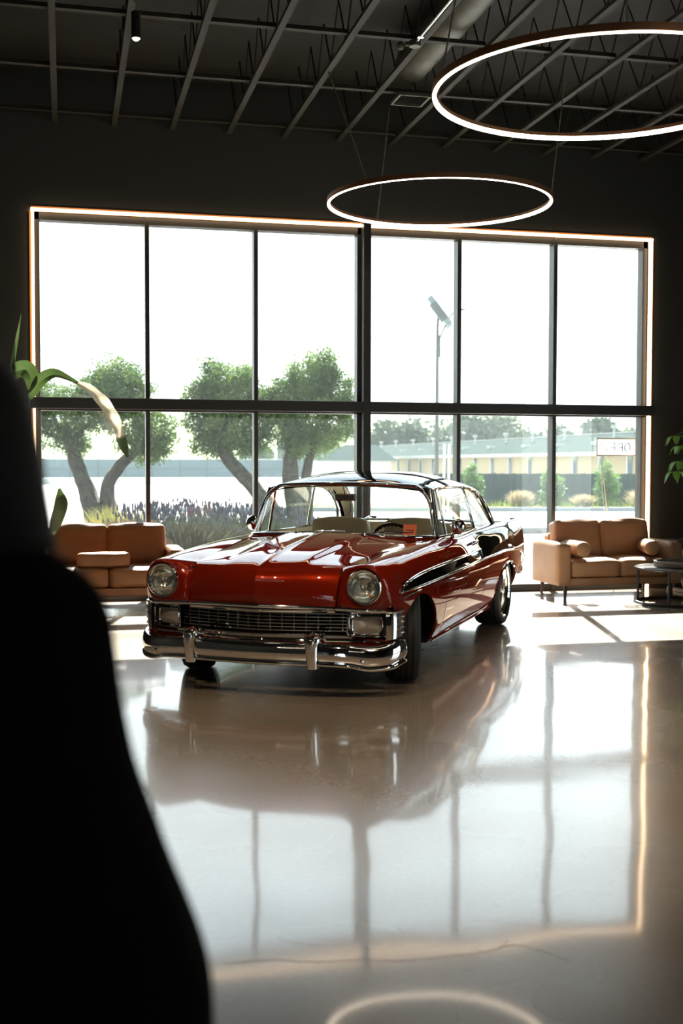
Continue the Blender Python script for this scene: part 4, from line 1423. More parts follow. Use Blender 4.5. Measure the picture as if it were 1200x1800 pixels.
# ---- interior
b = MB(); b.bx(-.72, .72, -3.0, -.9, .50, .52)
b.grid([[(x, -2.98, z) for x in np.linspace(-.74, .74, 5)] for z in (.5, .93)])
for s in (1, -1):
    b.grid([[(s * (.715 + .02 * g), y, .50 + .44 * g) for y in np.linspace(-1.0, -3.0, 8)] for g in (0, .5, 1)])
b.build('cabin_lining', M['cream'], car)
def seat(x, y, W):
    t = bpy.data.objects.new('bucket_seat', None); COL.objects.link(t); t.parent = car; t.location = (x, y, .52)
    b = MB(); put(b, cushion(W, .50, .17, .02, 8, 5, .001), (0, .22, .10)); b.build('seat_base', M['cream'], t, angle=None)
    b = MB(); put(b, cushion(W, .13, .56, .03, 10, 6, .001), (0, -.02, .225), rx=.12); b.build('seat_back', M['cream'], t, angle=None)
    for q in (-1, 1):
        b = MB(); b.tube(spline([(q * W * .30, .05, .02), (q * W * .30, .055, .25), (q * W * .29, .015, .46), (q * W * .27, -.06, .50)], 12), .004, 5); b.build('seam_piping', M['headliner'], t)
seat(.31, -1.78, .49)
seat(-.33, -1.78, .49)
b = MB(); put(b, cushion(1.34, .14, .46, .02, 12, 8, .002), (0, -2.68, .735), rx=.15); put(b, cushion(1.34, .5, .16, .02, 8, 9, .002), (0, -2.40, .60))
b.build('rear_bench', M['cream'], car, angle=None)
b = MB(); b.grid([[(x, y, .955) for x in np.linspace(-.68, .68, 7)] for y in (-2.70, -2.95, -3.14)]); b.build('parcel_shelf', M['headliner'], car)
t = bpy.data.objects.new('steering_wheel', None); COL.objects.link(t); t.parent = car; t.location = (-.36, -1.17, .862); t.rotation_euler = (R(62), 0, 0)
b = MB(); b.tube([(.195 * math.cos(a), .195 * math.sin(a), 0) for a in np.linspace(0, 2 * PI, 49)[:-1]], .0125, 8, closed=True)
for k in range(36):
    a = 2 * PI * k / 36
    b.ball((.190 * math.cos(a), .190 * math.sin(a), -.004), .0135, 6, 4)
b.build('wheel_rim', M['black'], t)
b = MB()
for a in (0, PI, 1.5 * PI): b.cyl((.03 * math.cos(a), .03 * math.sin(a), -.02), (.19 * math.cos(a), .19 * math.sin(a), 0), .007, 6)
b.lathe([(.001, .01), (.03, .005), (.04, -.02), (.02, -.03), (.016, -.35), (.001, -.35)], n=16)
b.build('wheel_hub', M['chrome'], t)
b = MB(); b.tube([(.02, -1.03, 1.338), (.025, -1.055, 1.30), (.02, -1.07, 1.255)], .005, 6)
mm = b.build('rear_view_mirror', M['chrome'], car)
b = MB(); b.box((.02, -1.085, 1.236), (.175, .025, .058)); b.build('mirror_head', M['satin'], mm, smooth=False, bevel=.012, seg=3)

# loose orange card on the dashboard behind the windscreen
M['orange'] = mat('orange_card', (.85, .17, .06), .6)
ang = math.atan2(.52889, -.84869)
cpos = CAR_LOC + Matrix.Rotation(ang, 3, 'Z') @ Vector((-.548, -.90, .940)) * CAR_SC
t = empty('dashboard_card', cpos, ang, 'small orange card propped inside the car windscreen in front of the steering wheel', 'card')
b = MB(); b.box((0, 0, .056), (.105, .003, .105), Matrix.Rotation(.35, 3, 'X')); b.build('card_sheet', M['orange'], t, smooth=False)
b = MB()
for k, (x, w, z) in enumerate(((-.022, .016, .062), (.0, .014, .060), (.02, .012, .063))):
    b.box((x, .003 - (z - .05) * .36 + .002, z), (w, .002, .006), Matrix.Rotation(.35, 3, 'X'))
b.build('handwriting', M['dark'], t, smooth=False)
# ================================================================== outdoors
M['asphalt'] = mat('pale_asphalt', (.36, .35, .33), .9, noise=(1.2, (.42, .41, .38), .35, .65))
M['mulch'] = mat('bark_mulch', (.030, .021, .018), .95, noise=(9, (.065, .048, .040), .35, .65), bump=(30, .8, .03))
M['kerb'] = mat('concrete_kerb', (.16, .18, .19), .85)
def gz(y): return float(np.interp(y, [0, 13.3, 20, 45, 60, 900], [-.03, -.03, -.10, -.80, -.85, -.85]))
b = MB()
rows = []
for y in (13.11, 16, 20, 26, 32, 38, 45, 60, 90, 150, 300, 700):
    rows.append([(x, y, gz(y)) for x in np.linspace(-400, 400, 41)])
b.grid(rows)
o = b.build('parking_lot', M['asphalt'], None, angle=None); o['kind'] = 'structure'
b = MB()
rows = []
for y in np.linspace(13.4, 28.5, 24):
    rows.append([(x, y, gz(y) + .06 + .05 * math.sin(x * 1.7 + y) * math.sin(y * 1.1)) for x in np.linspace(-6, 3.0 + .15 * (y - 13.4), 26)])
b.grid(rows)
o = b.build('planting_bed', M['mulch'], None, angle=None); o['kind'] = 'structure'
b = MB(); b.box((4.2, 28.9, gz(28.9) + .06), (30, .18, .22))
tag(b.build('bed_kerb', M['kerb'], None, smooth=False), 'concrete kerb at the far side of the planting bed under the olive trees', 'kerb')

# ---- leaf clouds
def cloud(name, spheres, n, ln, wd, m, parent, seed, droop=.25, loc=None, sprig=0.0):
    # leaves scattered through a set of overlapping balls
    rng = np.random.default_rng(seed)
    sp = np.array(spheres, float)
    wts = sp[:, 3] ** 2.2; wts = wts / wts.sum()
    k = rng.choice(len(sp), n, p=wts)
    d = rng.normal(size=(n, 3)); d /= np.linalg.norm(d, axis=1)[:, None]
    rad = rng.uniform(0.15, 1.0, n) ** .42
    lump = 1 + .13 * np.sin(d[:, 0] * 7 + k) * np.sin(d[:, 1] * 6 + 2 * k) + .10 * np.sin(d[:, 2] * 9 + 3 * k)
    c = sp[k, :3] + d * (sp[k, 3] * rad * lump)[:, None]
    if sprig > 0:                                   # gather the leaves on sprigs
        ns = max(1, n // 34)
        c = c[rng.integers(0, ns, n)] + rng.normal(size=(n, 3)) * sprig
    a = rng.normal(size=(n, 3)) * .8 + d * .7; a[:, 2] -= droop; a /= np.linalg.norm(a, axis=1)[:, None]
    q = rng.normal(size=(n, 3)); s = np.cross(a, q); s /= np.linalg.norm(s, axis=1)[:, None]
    L_ = (ln * rng.uniform(.6, 1.3, n))[:, None]; W_ = (wd * rng.uniform(.7, 1.3, n))[:, None]
    v = np.empty((n, 4, 3))
    v[:, 0] = c; v[:, 1] = c + a * L_ * .5 + s * W_; v[:, 2] = c + a * L_; v[:, 3] = c + a * L_ * .5 - s * W_
    me = bpy.data.meshes.new(name)
    me.vertices.add(n * 4); me.vertices.foreach_set('co', v.reshape(-1))
    me.loops.add(n * 4); me.loops.foreach_set('vertex_index', np.arange(n * 4, dtype=np.int32))
    me.polygons.add(n); me.polygons.foreach_set('loop_start', np.arange(n, dtype=np.int32) * 4)
    me.materials.append(m); me.update(calc_edges=True); me.validate()
    o = bpy.data.objects.new(name, me); COL.objects.link(o)
    if parent is not None: o.parent = parent
    if loc is not None: o.location = loc
    return o

M['olive'] = leaf_mat('olive_leaf', (.036, .072, .016), (.125, .180, .048), .5, 1.2, .4, .02)
M['bark'] = mat('olive_bark', (.026, .021, .015), .9, noise=(6, (.062, .052, .038), .35, .65), bump=(14, .9, .05))
def olive(base, trunks, spheres, n, label, seed):
    t = empty('olive_tree', base, label=label, cat='tree', group='olive trees in the planting bed')
    bx_, by_, bz_ = base
    rnd = random.Random(seed)
    b = MB()
    for pts, r0_, r1_ in trunks:
        p = spline([(x - bx_, y - by_, z - bz_) for x, y, z in pts], 26)
        rows = []
        for i, c in enumerate(p):
            f = i / 25
            r_ = r0_ * (1 - f) + r1_ * f
            tdir = nrm(p[min(i + 1, 25)] - p[max(i - 1, 0)])
            u = nrm(np.cross(tdir, (0, 1, .1))); w = np.cross(tdir, u)
            flare = 1 + .55 * max(0, 1 - f / .15) ** 2
            rows.append([c + (u * math.cos(a) + w * math.sin(a)) * r_ * flare * (1 + .13 * math.sin(3 * a + 5 * f + seed) + .08 * math.sin(7 * a - 9 * f) + .05 * math.sin(11 * f * 3 + a)) for a in np.linspace(0, 2 * PI, 21)[:-1]])
        b.grid(rows, closed_v=True)
        top = p[-1]
        near = sorted(spheres, key=lambda q: (q[0] - bx_ - top[0]) ** 2 + (q[2] - bz_ - top[2]) ** 2)[:5]
        for q in near:
            e = np.array((q[0] - bx_, q[1] - by_, q[2] - bz_))
            b.tube(spline([top, (top + e) / 2 + np.array((rnd.uniform(-.1, .1), rnd.uniform(-.1, .1), -.05)), e], 8), [r1_ * .6 * (1 - .8 * k / 7) for k in range(8)], 7)
    b.build('trunk', M['bark'], t, angle=None)
    sp = []
    for x, y, z, r_ in spheres:
        sp.append((x - bx_, y - by_, z - bz_, r_))
        for k in range(4):                          # ragged outer tufts
            a, e = rnd.uniform(0, 6.28), rnd.uniform(-.6, 1.2)
            sp.append((x - bx_ + r_ * 1.0 * math.cos(a) * math.cos(e), y - by_ + r_ * 1.0 * math.sin(a) * math.cos(e), z - bz_ + r_ * 1.0 * math.sin(e), r_ * rnd.uniform(.28, .42)))
    cloud('foliage', sp, n, .095, .0145, M['olive'], t, seed, sprig=.075)
    return t
S1 = [(1.0, 26.6, 3.40, .52), (.57, 26.6, 3.07, .46), (1.52, 26.4, 3.02, .46), (-.05, 26.8, 2.5, .50), (-.35, 26.9, 2.95, .42), (.68, 26.5, 2.6, .50), (1.42, 26.4, 2.25, .52), (2.0, 26.3, 2.22, .48), (1.75, 26.3, 1.72, .32), (.15, 26.7, 1.95, .34), (1.0, 26.9, 2.9, .5), (-.7, 26.8, 2.3, .45), (.9, 26.2, 3.0, .4), (2.1, 26.4, 1.85, .28)]
olive((.97, 26.5, -.22), [([(.82, 26.55, -.25), (.62, 26.55, .35), (.43, 26.6, .95), (.22, 26.65, 1.5), (.10, 26.7, 2.0)], .24, .13), ([(1.10, 26.45, -.25), (.98, 26.5, .35), (.90, 26.5, .95), (1.20, 26.45, 1.48), (1.55, 26.4, 1.8)], .20, .10)], [(x, y, z, r * .98) for x, y, z, r in S1], 42000, 'double-trunked olive tree outside the left window panes, behind the drooping leaf', 1)
S2 = [(3.46, 26.0, 3.36, .52), (3.03, 26.1, 2.98, .42), (3.77, 25.9, 3.02, .50), (3.15, 26.0, 2.3, .46), (3.74, 25.9, 2.25, .52), (4.05, 25.8, 2.0, .34), (2.90, 26.1, 1.9, .22), (3.40, 25.9, 2.7, .5), (4.2, 25.9, 2.7, .40), (3.45, 26.2, 1.95, .35)]
olive((4.75, 25.6, -.22), [([(4.75, 25.6, -.25), (4.45, 25.65, .45), (4.02, 25.75, 1.0), (3.55, 25.9, 1.55), (3.25, 26.0, 2.05)], .22, .11)], [(x, y, z, r * .98) for x, y, z, r in S2], 33000, 'leaning single-trunked olive tree left of the central window post', 2)
S3 = [(5.31, 25.6, 3.40, .54), (4.78, 25.7, 3.0, .42), (5.86, 25.4, 3.05, .42), (5.24, 25.5, 2.6, .60), (4.66, 25.7, 2.35, .48), (5.9, 25.4, 2.36, .42), (5.11, 25.5, 1.95, .38), (4.5, 25.7, 2.75, .38), (5.6, 25.6, 2.0, .32), (6.05, 25.4, 2.75, .32)]
olive((5.15, 25.5, -.22), [([(5.10, 25.5, -.25), (4.95, 25.5, .5), (4.85, 25.55, 1.2), (4.92, 25.6, 2.1)], .25, .12), ([(5.22, 25.5, -.2), (5.22, 25.5, .6), (5.20, 25.5, 1.2), (5.4, 25.5, 2.0)], .15, .08)], [(x, y, z, r * .98) for x, y, z, r in S3], 36000, 'upright olive tree right beside the central window post, behind the car roof', 3)

# ---- lavender and grasses in the bed
M['lavleaf'] = leaf_mat('lavender_leaf', (.035, .045, .024), (.065, .080, .042), .3, 6, .5)
M['lavflower'] = leaf_mat('lavender_flower', (.050, .040, .070), (.085, .070, .110), .3, 8, .6)
M['grassy'] = leaf_mat('yellow_grass', (.20, .17, .035), (.13, .13, .03), .45, 3, .5)
def tuft(name, loc, Rx, H, n, m, parent, seed, spread=1.0, w=.006):
    rng = np.random.default_rng(seed)
    b0 = rng.normal(size=(n, 2)) * Rx * .30
    out = b0 / (Rx * .6) + rng.normal(size=(n, 2)) * .25
    h = H * rng.uniform(.6, 1.08, n)
    v = np.empty((n, 6, 3))
    side = rng.normal(size=(n, 2)); side /= np.linalg.norm(side, axis=1)[:, None]
    for k, (f, ww) in enumerate(((0, 1), (.55, .9), (1, .25))):
        c = b0 + out * (spread * Rx * .9 * f ** 1.6)[..., None] if False else b0 + out * (spread * Rx * .55 * f ** 1.6)
        z = h * (f - .12 * f * f * np.linalg.norm(out, axis=1))
        v[:, 2 * k, :2] = c - side * w * ww; v[:, 2 * k + 1, :2] = c + side * w * ww
        v[:, 2 * k, 2] = z; v[:, 2 * k + 1, 2] = z
    fs = []
    for i in range(n):
        a = i * 6
        fs += [(a, a + 1, a + 3, a + 2), (a + 2, a + 3, a + 5, a + 4)]
    me = bpy.data.meshes.new(name)
    me.from_pydata(v.reshape(-1, 3).tolist(), [], fs)
    me.materials.append(m); me.update()
    o = bpy.data.objects.new(name, me); COL.objects.link(o); o.parent = parent; o.location = loc
    return o, v[:, 4:6].mean(axis=1)
def lavender(x, y, r, h, label, seed):
    t = empty('lavender_bush', (x, y, gz(y) + .03), label=label, cat='bush', group='lavender bushes in the planting bed')
    tuft('foliage', (0, 0, 0), r * 1.05, h * .72, 1500, M['lavleaf'], t, seed, .9, .008)
    st, tips = tuft('flower_stems', (0, 0, 0), r * 1.05, h, 260, M['lavleaf'], t, seed + 1, .95, .003)
    rng = np.random.default_rng(seed)
    fl = MB()
    for p in tips:
        hh = rng.uniform(.07, .12)
        fl.lathe([(.001, -hh), (.016, -hh * .7), (.014, -hh * .2), (.001, .015)], c=tuple(p), n=5)
    fl.build('flower_spikes', M['lavflower'], t, merge=False, recalc=False, angle=None)
def grass(x, y, r, h, label, seed):
    t = empty('ornamental_grass', (x, y, gz(y) + .03), label=label, cat='grass', group='yellow grass clumps in the planting bed')
    tuft('blades', (0, 0, 0), r * 1.3, h, 1600, M['grassy'], t, seed, 1.5, .006)
for i, (x, y, r, h, lb) in enumerate((
    (1.28, 19.6, .60, .92, 'lavender bush just right of the first window bar, above the left sofa arm'),
    (1.95, 19.2, .62, .98, 'largest lavender bush, midway between the left sofa and the car mirror'),
    (2.65, 19.8, .62, .92, 'grey-green lavender bush beside the car wing mirror'),
    (3.45, 20.4, .60, .85, 'lavender bush seen through the left part of the car windscreen'),
    (.35, 19.9, .50, .55, 'low lavender bush in front of the double olive trunk'),
    (4.2, 20.8, .55, .62, 'lavender bush seen through the car cabin behind the front seat'))):
    lavender(x, y, r, h, lb, 20 + i)
for i, (x, y, r, h, lb) in enumerate((
    (.95, 20.8, .50, .85, 'sunlit yellow grass clump right of the double olive trunk'),
    (2.7, 21.4, .45, .78, 'yellow grass clump behind the lavender by the leaning olive trunk'))):
    grass(x, y, r, h, lb, 50 + i)

# ---- far side left: screened fence, hill
M['screen'] = mat('blue_grey_screen', (.085, .12, .135), .8, spec=.1)
M['galv'] = mat('galvanised_post', (.05, .055, .055), .6)
M['white_wall'] = mat('pale_concrete', (.62, .62, .58), .9)
FYY = 132
t = empty('screened_fence', (8, FYY, -.85), label='long blue grey screened fence across the far side of the car park on the left', cat='fence')
b = MB(); b.box((0, 0, 1.75), (46, .04, 2.0)); b.build('screen_panel', M['screen'], t, smooth=False)
b = MB(); b.box((0, -.1, .35), (46, .25, .70)); b.build('base_wall', M['white_wall'], t, smooth=False)
for k in range(16):
    b = MB(); b.cyl((-22.5 + 3 * k, -.06, .2), (-22.5 + 3 * k, -.06, 2.85), .05, 8); b.build('post', M['galv'], t)
b = MB(); b.tube([(-23, -.06, 1.75), (23, -.06, 1.75)], .03, 6); b.tube([(-23, -.06, 2.78), (23, -.06, 2.78)], .03, 6); b.build('rail', M['galv'], t)
M['hill'] = mat('grassy_hill', (.10, .14, .05), .95, noise=(.03, (.20, .22, .09), .4, .6))
b = MB()
rows = []
for y in np.linspace(190, 460, 20):
    rows.append([(x, y, -.9 + max(0, (13 + 5 * math.sin(x * .021) + 3 * math.sin(x * .05 + 1)) * math.sin(min(1, max(0, (y - 190) / 180)) * PI / 2)) ) for x in np.linspace(-220, 330, 60)])
b.grid(rows)
o = b.build('hill', M['hill'], None, angle=None); o['kind'] = 'structure'

# ---- far side right: long low building, fence, young trees, kerb, dry grass
M['roofmetal'] = mat('grey_green_roof_metal', (.042, .054, .051), .9, spec=0.0)
M['roofpale'] = mat('pale_ridge_metal', (.35, .36, .33), .6)
M['creamwall'] = mat('cream_render', (.30, .25, .16), .9)
M['pane_dark'] = mat('dark_window_glass', (.05, .07, .09), .12, coat=.5)
M['greyfence'] = mat('grey_board_fence', (.048, .064, .065), .9, spec=.1)
P0, P1 = Vector((33.3, 62.1, 0)), Vector((33.9, 146, 0))
bd = (P1 - P0).normalized(); bn = Vector((bd.y, -bd.x, 0))          # bn points away from us (right, behind)
BL = (P1 - P0).length
t = empty('long_low_building', (P0.x, P0.y, -.85), math.atan2(bd.y, bd.x), 'long low cream building with a grey metal roof beyond the car park on the right', 'building')
# local: x along, y = left of direction (towards us), -y = depth
E0, RZ = 3.08, 4.55
b = MB(); b.bx(-3, BL, -11, 0, 0, E0 - .1); b.build('wall', M['creamwall'], t, smooth=False)
b = MB()
xs = np.arange(-3.8, BL + 1.2, .35)
rows = []
for i, x in enumerate(xs):
    dz = .03 if i % 2 else 0
    rows.append([(x, .7, E0 - .12 + dz), (x, .7, E0 + dz), (x, -5.6, RZ + dz), (x, -11.8, E0 + dz)])
b.grid(rows)
b.build('roof', M['roofmetal'], t, smooth=False)
b = MB(); b.box(((BL - 3) / 2, -5.6, RZ + .06), (BL + 4.4, .35, .10)); b.build('ridge_cap', M['roofpale'], t, smooth=False)
b = MB(); b.box(((BL - 3) / 2, .74, E0 - .08), (BL + 4.4, .08, .22)); b.build('gutter', M['roofpale'], t, smooth=False)
for k in range(26):
    x = -1 + k * 4.0
    if x > BL - 1: break
    b = MB(); b.box((x, .02, 2.1), (.8, .08, 1.6)); w_ = b.build('window', M['roofpale'], t, smooth=False)
    b = MB(); b.box((x - .10, .07, 2.1), (.55, .03, 1.45)); b.build('pane', M['pane_dark'], w_, smooth=False)
rnd = random.Random(9)
for k in range(24):
    x = 0 + k * 3.5 + rnd.uniform(-.8, .8)
    if x > BL - 2: break
    yy = -1.6 if k % 2 else -3.9
    zz = E0 + (RZ - E0) * (-yy + .7) / 6.3
    b = MB()
    if k % 2: b.box((x, yy, zz + .14), (.7, .5, .22)); b.box((x, yy, zz + .05), (.4, .3, .3))
    else: b.cyl((x, yy, zz - .1), (x, yy, zz + .75), .09, 8); b.cyl((x, yy, zz + .70), (x, yy, zz + .92), .22, 10)
    b.build('roof_vent', M['roofpale'], t)
b = MB(); b.cyl((-1.2, -3.0, 3.6), (-1.2, -3.0, 4.9), .12, 8); b.build('flue_pipe', M['greyfence'], t)

t = empty('board_fence', (24.5, 58.0, -.85), math.atan2(-2.4, 13.0), 'grey board fence in front of the long low building on the right', 'fence')
b = MB()
for k in range(-28, 36):
    b.box((k * .2, .012 * (k % 2), .92), (.197, .025, 1.80 + .02 * (k % 3)))
b.build('boards', M['greyfence'], t, smooth=False)
for k in range(-2, 3):
    b = MB(); b.box((k * 2.4, .08, .92), (.1, .1, 1.9)); b.build('post', M['greyfence'], t, smooth=False)
M['verge'] = mat('verge_soil', (.13, .13, .05), .95, noise=(2.0, (.20, .17, .08), .4, .6))
b = MB(); b.box((24.0, 55.6, -.80), (40, 4.6, .16), Matrix.Rotation(math.atan2(-2.4, 13.0), 3, 'Z')); o = b.build('verge', M['verge'], None, smooth=False); o['kind'] = 'structure'
b = MB(); b.box((23.5, 53.2, -.77), (40, .28, .30), Matrix.Rotation(math.atan2(-2.4, 13.0), 3, 'Z'))
tag(b.build('far_kerb', M['kerb'], None, smooth=False), 'grey kerb along the far edge of the car park in front of the board fence', 'kerb')
M['young'] = leaf_mat('young_tree_leaf', (.055, .12, .022), (.10, .18, .045), .45, 1.5, .5)
M['strawgrass'] = leaf_mat('straw_grass', (.30, .23, .15), (.22, .20, .10), .45, 2, .6)
def verge_y(x): return 55.9 - (x - 23.9) * 2.4 / 13.0
for i, (x, h, r, lb) in enumerate(((20.2, 2.4, .62, 'young green tree before the board fence, just right of the car roof'), (24.2, 2.2, .75, 'young green tree before the board fence, half hidden by the right window bar'), (27.0, 2.5, .80, 'young green tree before the board fence, below the OPEN sign'))):
    y = verge_y(x)
    t = empty('young_tree', (x, y, -.72), label=lb, cat='tree', group='young trees along the board fence')
    b = MB(); b.cyl((0, 0, -.05), (0, 0, h * .7), .035, 8, .015); b.build('trunk', M['bark'], t)
    cloud('foliage', [(0, 0, h * .30, r * .80), (.1, 0, h * .50, r * .75), (-.1, .05, h * .68, r * .55), (0, 0, h * .86, r * .32)], 2600, .16, .03, M['young'], t, 70 + i)
for i, (x, r, h, lb) in enumerate(((22.4, .42, .9, 'straw coloured grass clump between the first two young trees'), (28.6, .60, .95, 'pale straw grass clump right of the last young tree'), (18.6, .45, .8, 'straw grass clump beside the car roof edge'), (25.6, .4, .7, 'small straw grass clump left of the last young tree'))):
    y = verge_y(x) - .6
    t = empty('straw_grass', (x, y, -.72), label=lb, cat='grass', group='straw grass clumps on the verge')
    tuft('blades', (0, 0, 0), r * 1.2, h, 900, M['strawgrass'], t, 90 + i, 1.4, .014)
rng = np.random.default_rng(5)
b = MB()
for k in range(900):
    x = rng.uniform(12, 32); y = verge_y(x) + rng.uniform(-2.0, 1.2); hh = rng.uniform(.15, .5); a = rng.uniform(0, 6.28)
    dx, dy = .03 * math.cos(a), .03 * math.sin(a)
    lx, ly = rng.normal() * .12, rng.normal() * .12
    b.add([(x - dx, y - dy, -.73), (x + dx, y + dy, -.73), (x + lx, y + ly, -.73 + hh)], [(0, 1, 2)])
M['weeds'] = leaf_mat('verge_weeds', (.17, .20, .03), (.10, .16, .03), .45, .6, .5)
tag(b.build('verge_weeds', M['weeds'], None, merge=False, recalc=False, smooth=False), 'low green and yellow weeds growing along the far verge', 'weeds', kind='stuff')

# solar street lamp
M['solar'] = mat('grey_solar_panel', (.10, .13, .14), .4)
t = empty('solar_street_lamp', (13.90, 43.0, gz(43.0)), -.31, label='tall thin street lamp with a tilted solar panel, right of the central window post', cat='street lamp')
zb = gz(43.0)
b = MB(); b.tube([(0, 0, 0), (0, 0, 4.2 - zb), (0, 0, 6.6 - zb)], [.085, .07, .055], 12); b.lathe([(.14, 0), (.14, .05), (.09, .10)], n=16); b.build('pole', M['galv'], t)
b = MB(); b.box((.05, 0, 6.0 - zb), (.14, .14, .85)); b.build('battery_box', M['galv'], t, smooth=False, bevel=.02)
rot = Matrix.Rotation(.93, 3, 'Y')
b = MB(); b.box((.08, 0, 7.28 - zb), (1.30, 1.3, .22), rot); p_ = b.build('solar_panel', M['solar'], t, smooth=False)
b = MB(); b.box((.05, -.45, 7.26 - zb), (.75, .5, .30), rot); b.cyl((0, 0, 6.6 - zb), (.03, 0, 7.2 - zb), .05, 8); b.build('panel_bracket', M['galv'], t, smooth=False)
b = MB(); b.tube(spline([(.07, 0, 6.25 - zb), (.30, -.05, 6.75 - zb), (.60, -.1, 7.25 - zb), (.95, -.15, 7.40 - zb)], 12), .034, 6); b.build('lamp_arm', M['galv'], t)
b = MB(); b.ball((.85, -.15, 7.38 - zb), .22, 12, 8, (1.0, .45, .28)); b.build('lamp_head', M['galv'], t)
# pale posts leaning by the lamp
M['palepost'] = mat('pale_timber', (.72, .64, .50), .8)
for i, (x, dx, h, lb) in enumerate(((13.98, .03, 2.2, 'pale timber stake standing right against the street lamp pole'), (14.16, .04, 2.2, 'second pale timber stake, just right of the lamp pole'), (14.36, .16, 2.1, 'thin pale stake right of the two thick ones, leaning left'))):
    b = MB(); b.tube([(0, 0, 0), (dx, 0, h + .8)], .042 if i < 2 else .022, 8)
    o = b.build('timber_stake', M['palepost'], None, loc=(x, 42.4, gz(42.4) - .02)); tag(o, lb, 'stake', 'timber stakes by the street lamp')

# distant trees and a distant block
M['cypress'] = leaf_mat('dark_tree_leaf', (.020, .036, .018), (.04, .062, .03), .3, .3, .5)
def far_tree(x, y, h, w, label, seed, n=5000):
    t = empty('distant_tree', (x, y, -.85), label=label, cat='tree', group='distant trees behind the long low building')
    rnd = random.Random(seed)
    b = MB(); b.cyl((0, 0, -.2), (0, 0, h * .7), .35, 8, .12); b.build('trunk', M['bark'], t)
    sp = [(rnd.uniform(-.5, .5) * w, rnd.uniform(-.3, .3) * w, h * rnd.uniform(.42, .92), w * rnd.uniform(.14, .24)) for _ in range(13)]
    cloud('foliage', sp, n, .75, .22, M['cypress'], t, seed, .1)
for i, (x, y, h, w, lb) in enumerate((
    (44.5, 150, 7.2, 9.0, 'broad hazy tree just right of the street lamp pole'),
    (62.5, 173, 9.7, 13.0, 'widest hazy tree, in the middle of the right window panes'),
    (51.5, 186, 7.3, 8.0, 'hazy tree between the street lamp pole and the widest tree'),
    (65.5, 155, 6.6, 9.0, 'low hazy tree left of the last window bar'),
    (68.0, 140, 7.9, 6.5, 'hazy flat-topped tree above the OPEN sign'),
    (33.5, 214, 5.2, 6.0, 'small pale tree left of the grey far block'))):
    far_tree(x, y, h, w, lb, 120 + i)
t = empty('distant_block', (43.0, 205, -.85), 0, 'plain grey distant building left of the street lamp pole', 'building')
b = MB(); b.bx(-5, 5, 0, 8, 0, 6.0); b.bx(-4.2, -1.8, 0, 6, 6.0, 7.1); b.build('wall', M['greyfence'], t, smooth=False)
# hip-roofed hut at the far end
t = empty('hip_roofed_hut', (27.0, 112, -.85), 0, 'small white hut with a grey hip roof left of the central window post', 'hut')
b = MB(); b.bx(-3.6, 3.6, -3, 3, 0, 2.6); b.build('wall', M['white_wall'], t, smooth=False)
b = MB(); b.add([(-4.2, -3.6, 2.6), (4.2, -3.6, 2.6), (4.2, 3.6, 2.6), (-4.2, 3.6, 2.6), (-.2, 0, 4.2), (3.0, 0, 4.2)], [(0, 1, 5, 4), (2, 3, 4, 5), (1, 2, 5), (3, 0, 4), (3, 2, 1, 0)]); b.build('roof', M['roofmetal'], t, smooth=False)

# thin summer haze over the far ground
hz = bpy.data.materials.new('summer_haze'); hz.use_nodes = True
hz.node_tree.nodes.clear()
ho = hz.node_tree.nodes.new('ShaderNodeOutputMaterial'); hv = hz.node_tree.nodes.new('ShaderNodeVolumeScatter')
hv.inputs['Density'].default_value = 0.0004; hv.inputs['Color'].default_value = (.90, 1.0, .98, 1)
hz.node_tree.links.new(hv.outputs[0], ho.inputs['Volume'])
b = MB(); b.bx(-160, 200, 14.5, 300, -1.5, 40)
tag(b.build('haze', hz, None, smooth=False), 'thin pale haze over the car park and everything beyond it', 'haze', kind='stuff')
# ================================================================== the person in the foreground, seen from behind
M['cloth'] = mat('black_coat_cloth', (.004, .004, .004), .95, spec=.05)
M['hair'] = mat('black_hair', (.004, .0035, .003), .7, spec=.15, bump=(90, .4, .004))
M['skin'] = mat('skin', (.45, .27, .19), .55)
M['shoe'] = mat('black_shoes', (.006, .006, .006), .4)
pp = empty('person', (-.155, 1.335, 0), 0.0, 'person in a long black coat seen from behind, standing at the left front', 'person')
def skin_mesh(name, nodes, edges, m, parent, sub=2, root=0):
    me = bpy.data.meshes.new(name)
    me.from_pydata([n_[0] for n_ in nodes], edges, [])
    me.materials.append(m)
    o = bpy.data.objects.new(name, me); COL.objects.link(o); o.parent = parent
    sk = o.modifiers.new('skin', 'SKIN'); sk.use_smooth_shade = True
    if not me.skin_vertices:
        pass
    lay = me.skin_vertices[0] if me.skin_vertices else None
    for i, n_ in enumerate(nodes):
        r_ = n_[1] if isinstance(n_[1], tuple) else (n_[1], n_[1])
        lay.data[i].radius = r_
        lay.data[i].use_root = (i == root)
    s_ = o.modifiers.new('sub', 'SUBSURF'); s_.levels = sub; s_.render_levels = sub
    return o
N = []; E_ = []
def nd(p, r_, par=None):
    N.append((p, r_)); i = len(N) - 1
    if par is not None: E_.append((par, i))
    return i
pel = nd((0, 0, .92), (.15, .11)); wai = nd((0, -.005, 1.08), (.125, .095), pel); che = nd((0, .0, 1.24), (.145, .11), wai)
nk0 = nd((0, -.005, 1.385), (.06, .06), che); nk1 = nd((0, .01, 1.45), (.05, .05), nk0); hd0 = nd((0, .02, 1.53), (.075, .088), nk1); hd1 = nd((0, .015, 1.60), (.068, .08), hd0)
for s in (1, -1):
    sh = nd((s * .135, 0, 1.335), .055, che); el = nd((s * .195, -.025, 1.06), .042, sh); wr = nd((s * .245, .03, .83), .028, el)
    hip = nd((s * .09, 0, .84), .085, pel); kn = nd((s * .10, .015, .47), .058, hip); an = nd((s * .105, -.02, .09), .038, kn); toe = nd((s * .115, .13, .045), .036, an)
body = skin_mesh('body', N, E_, M['skin'], pp)
N = []; E_ = []
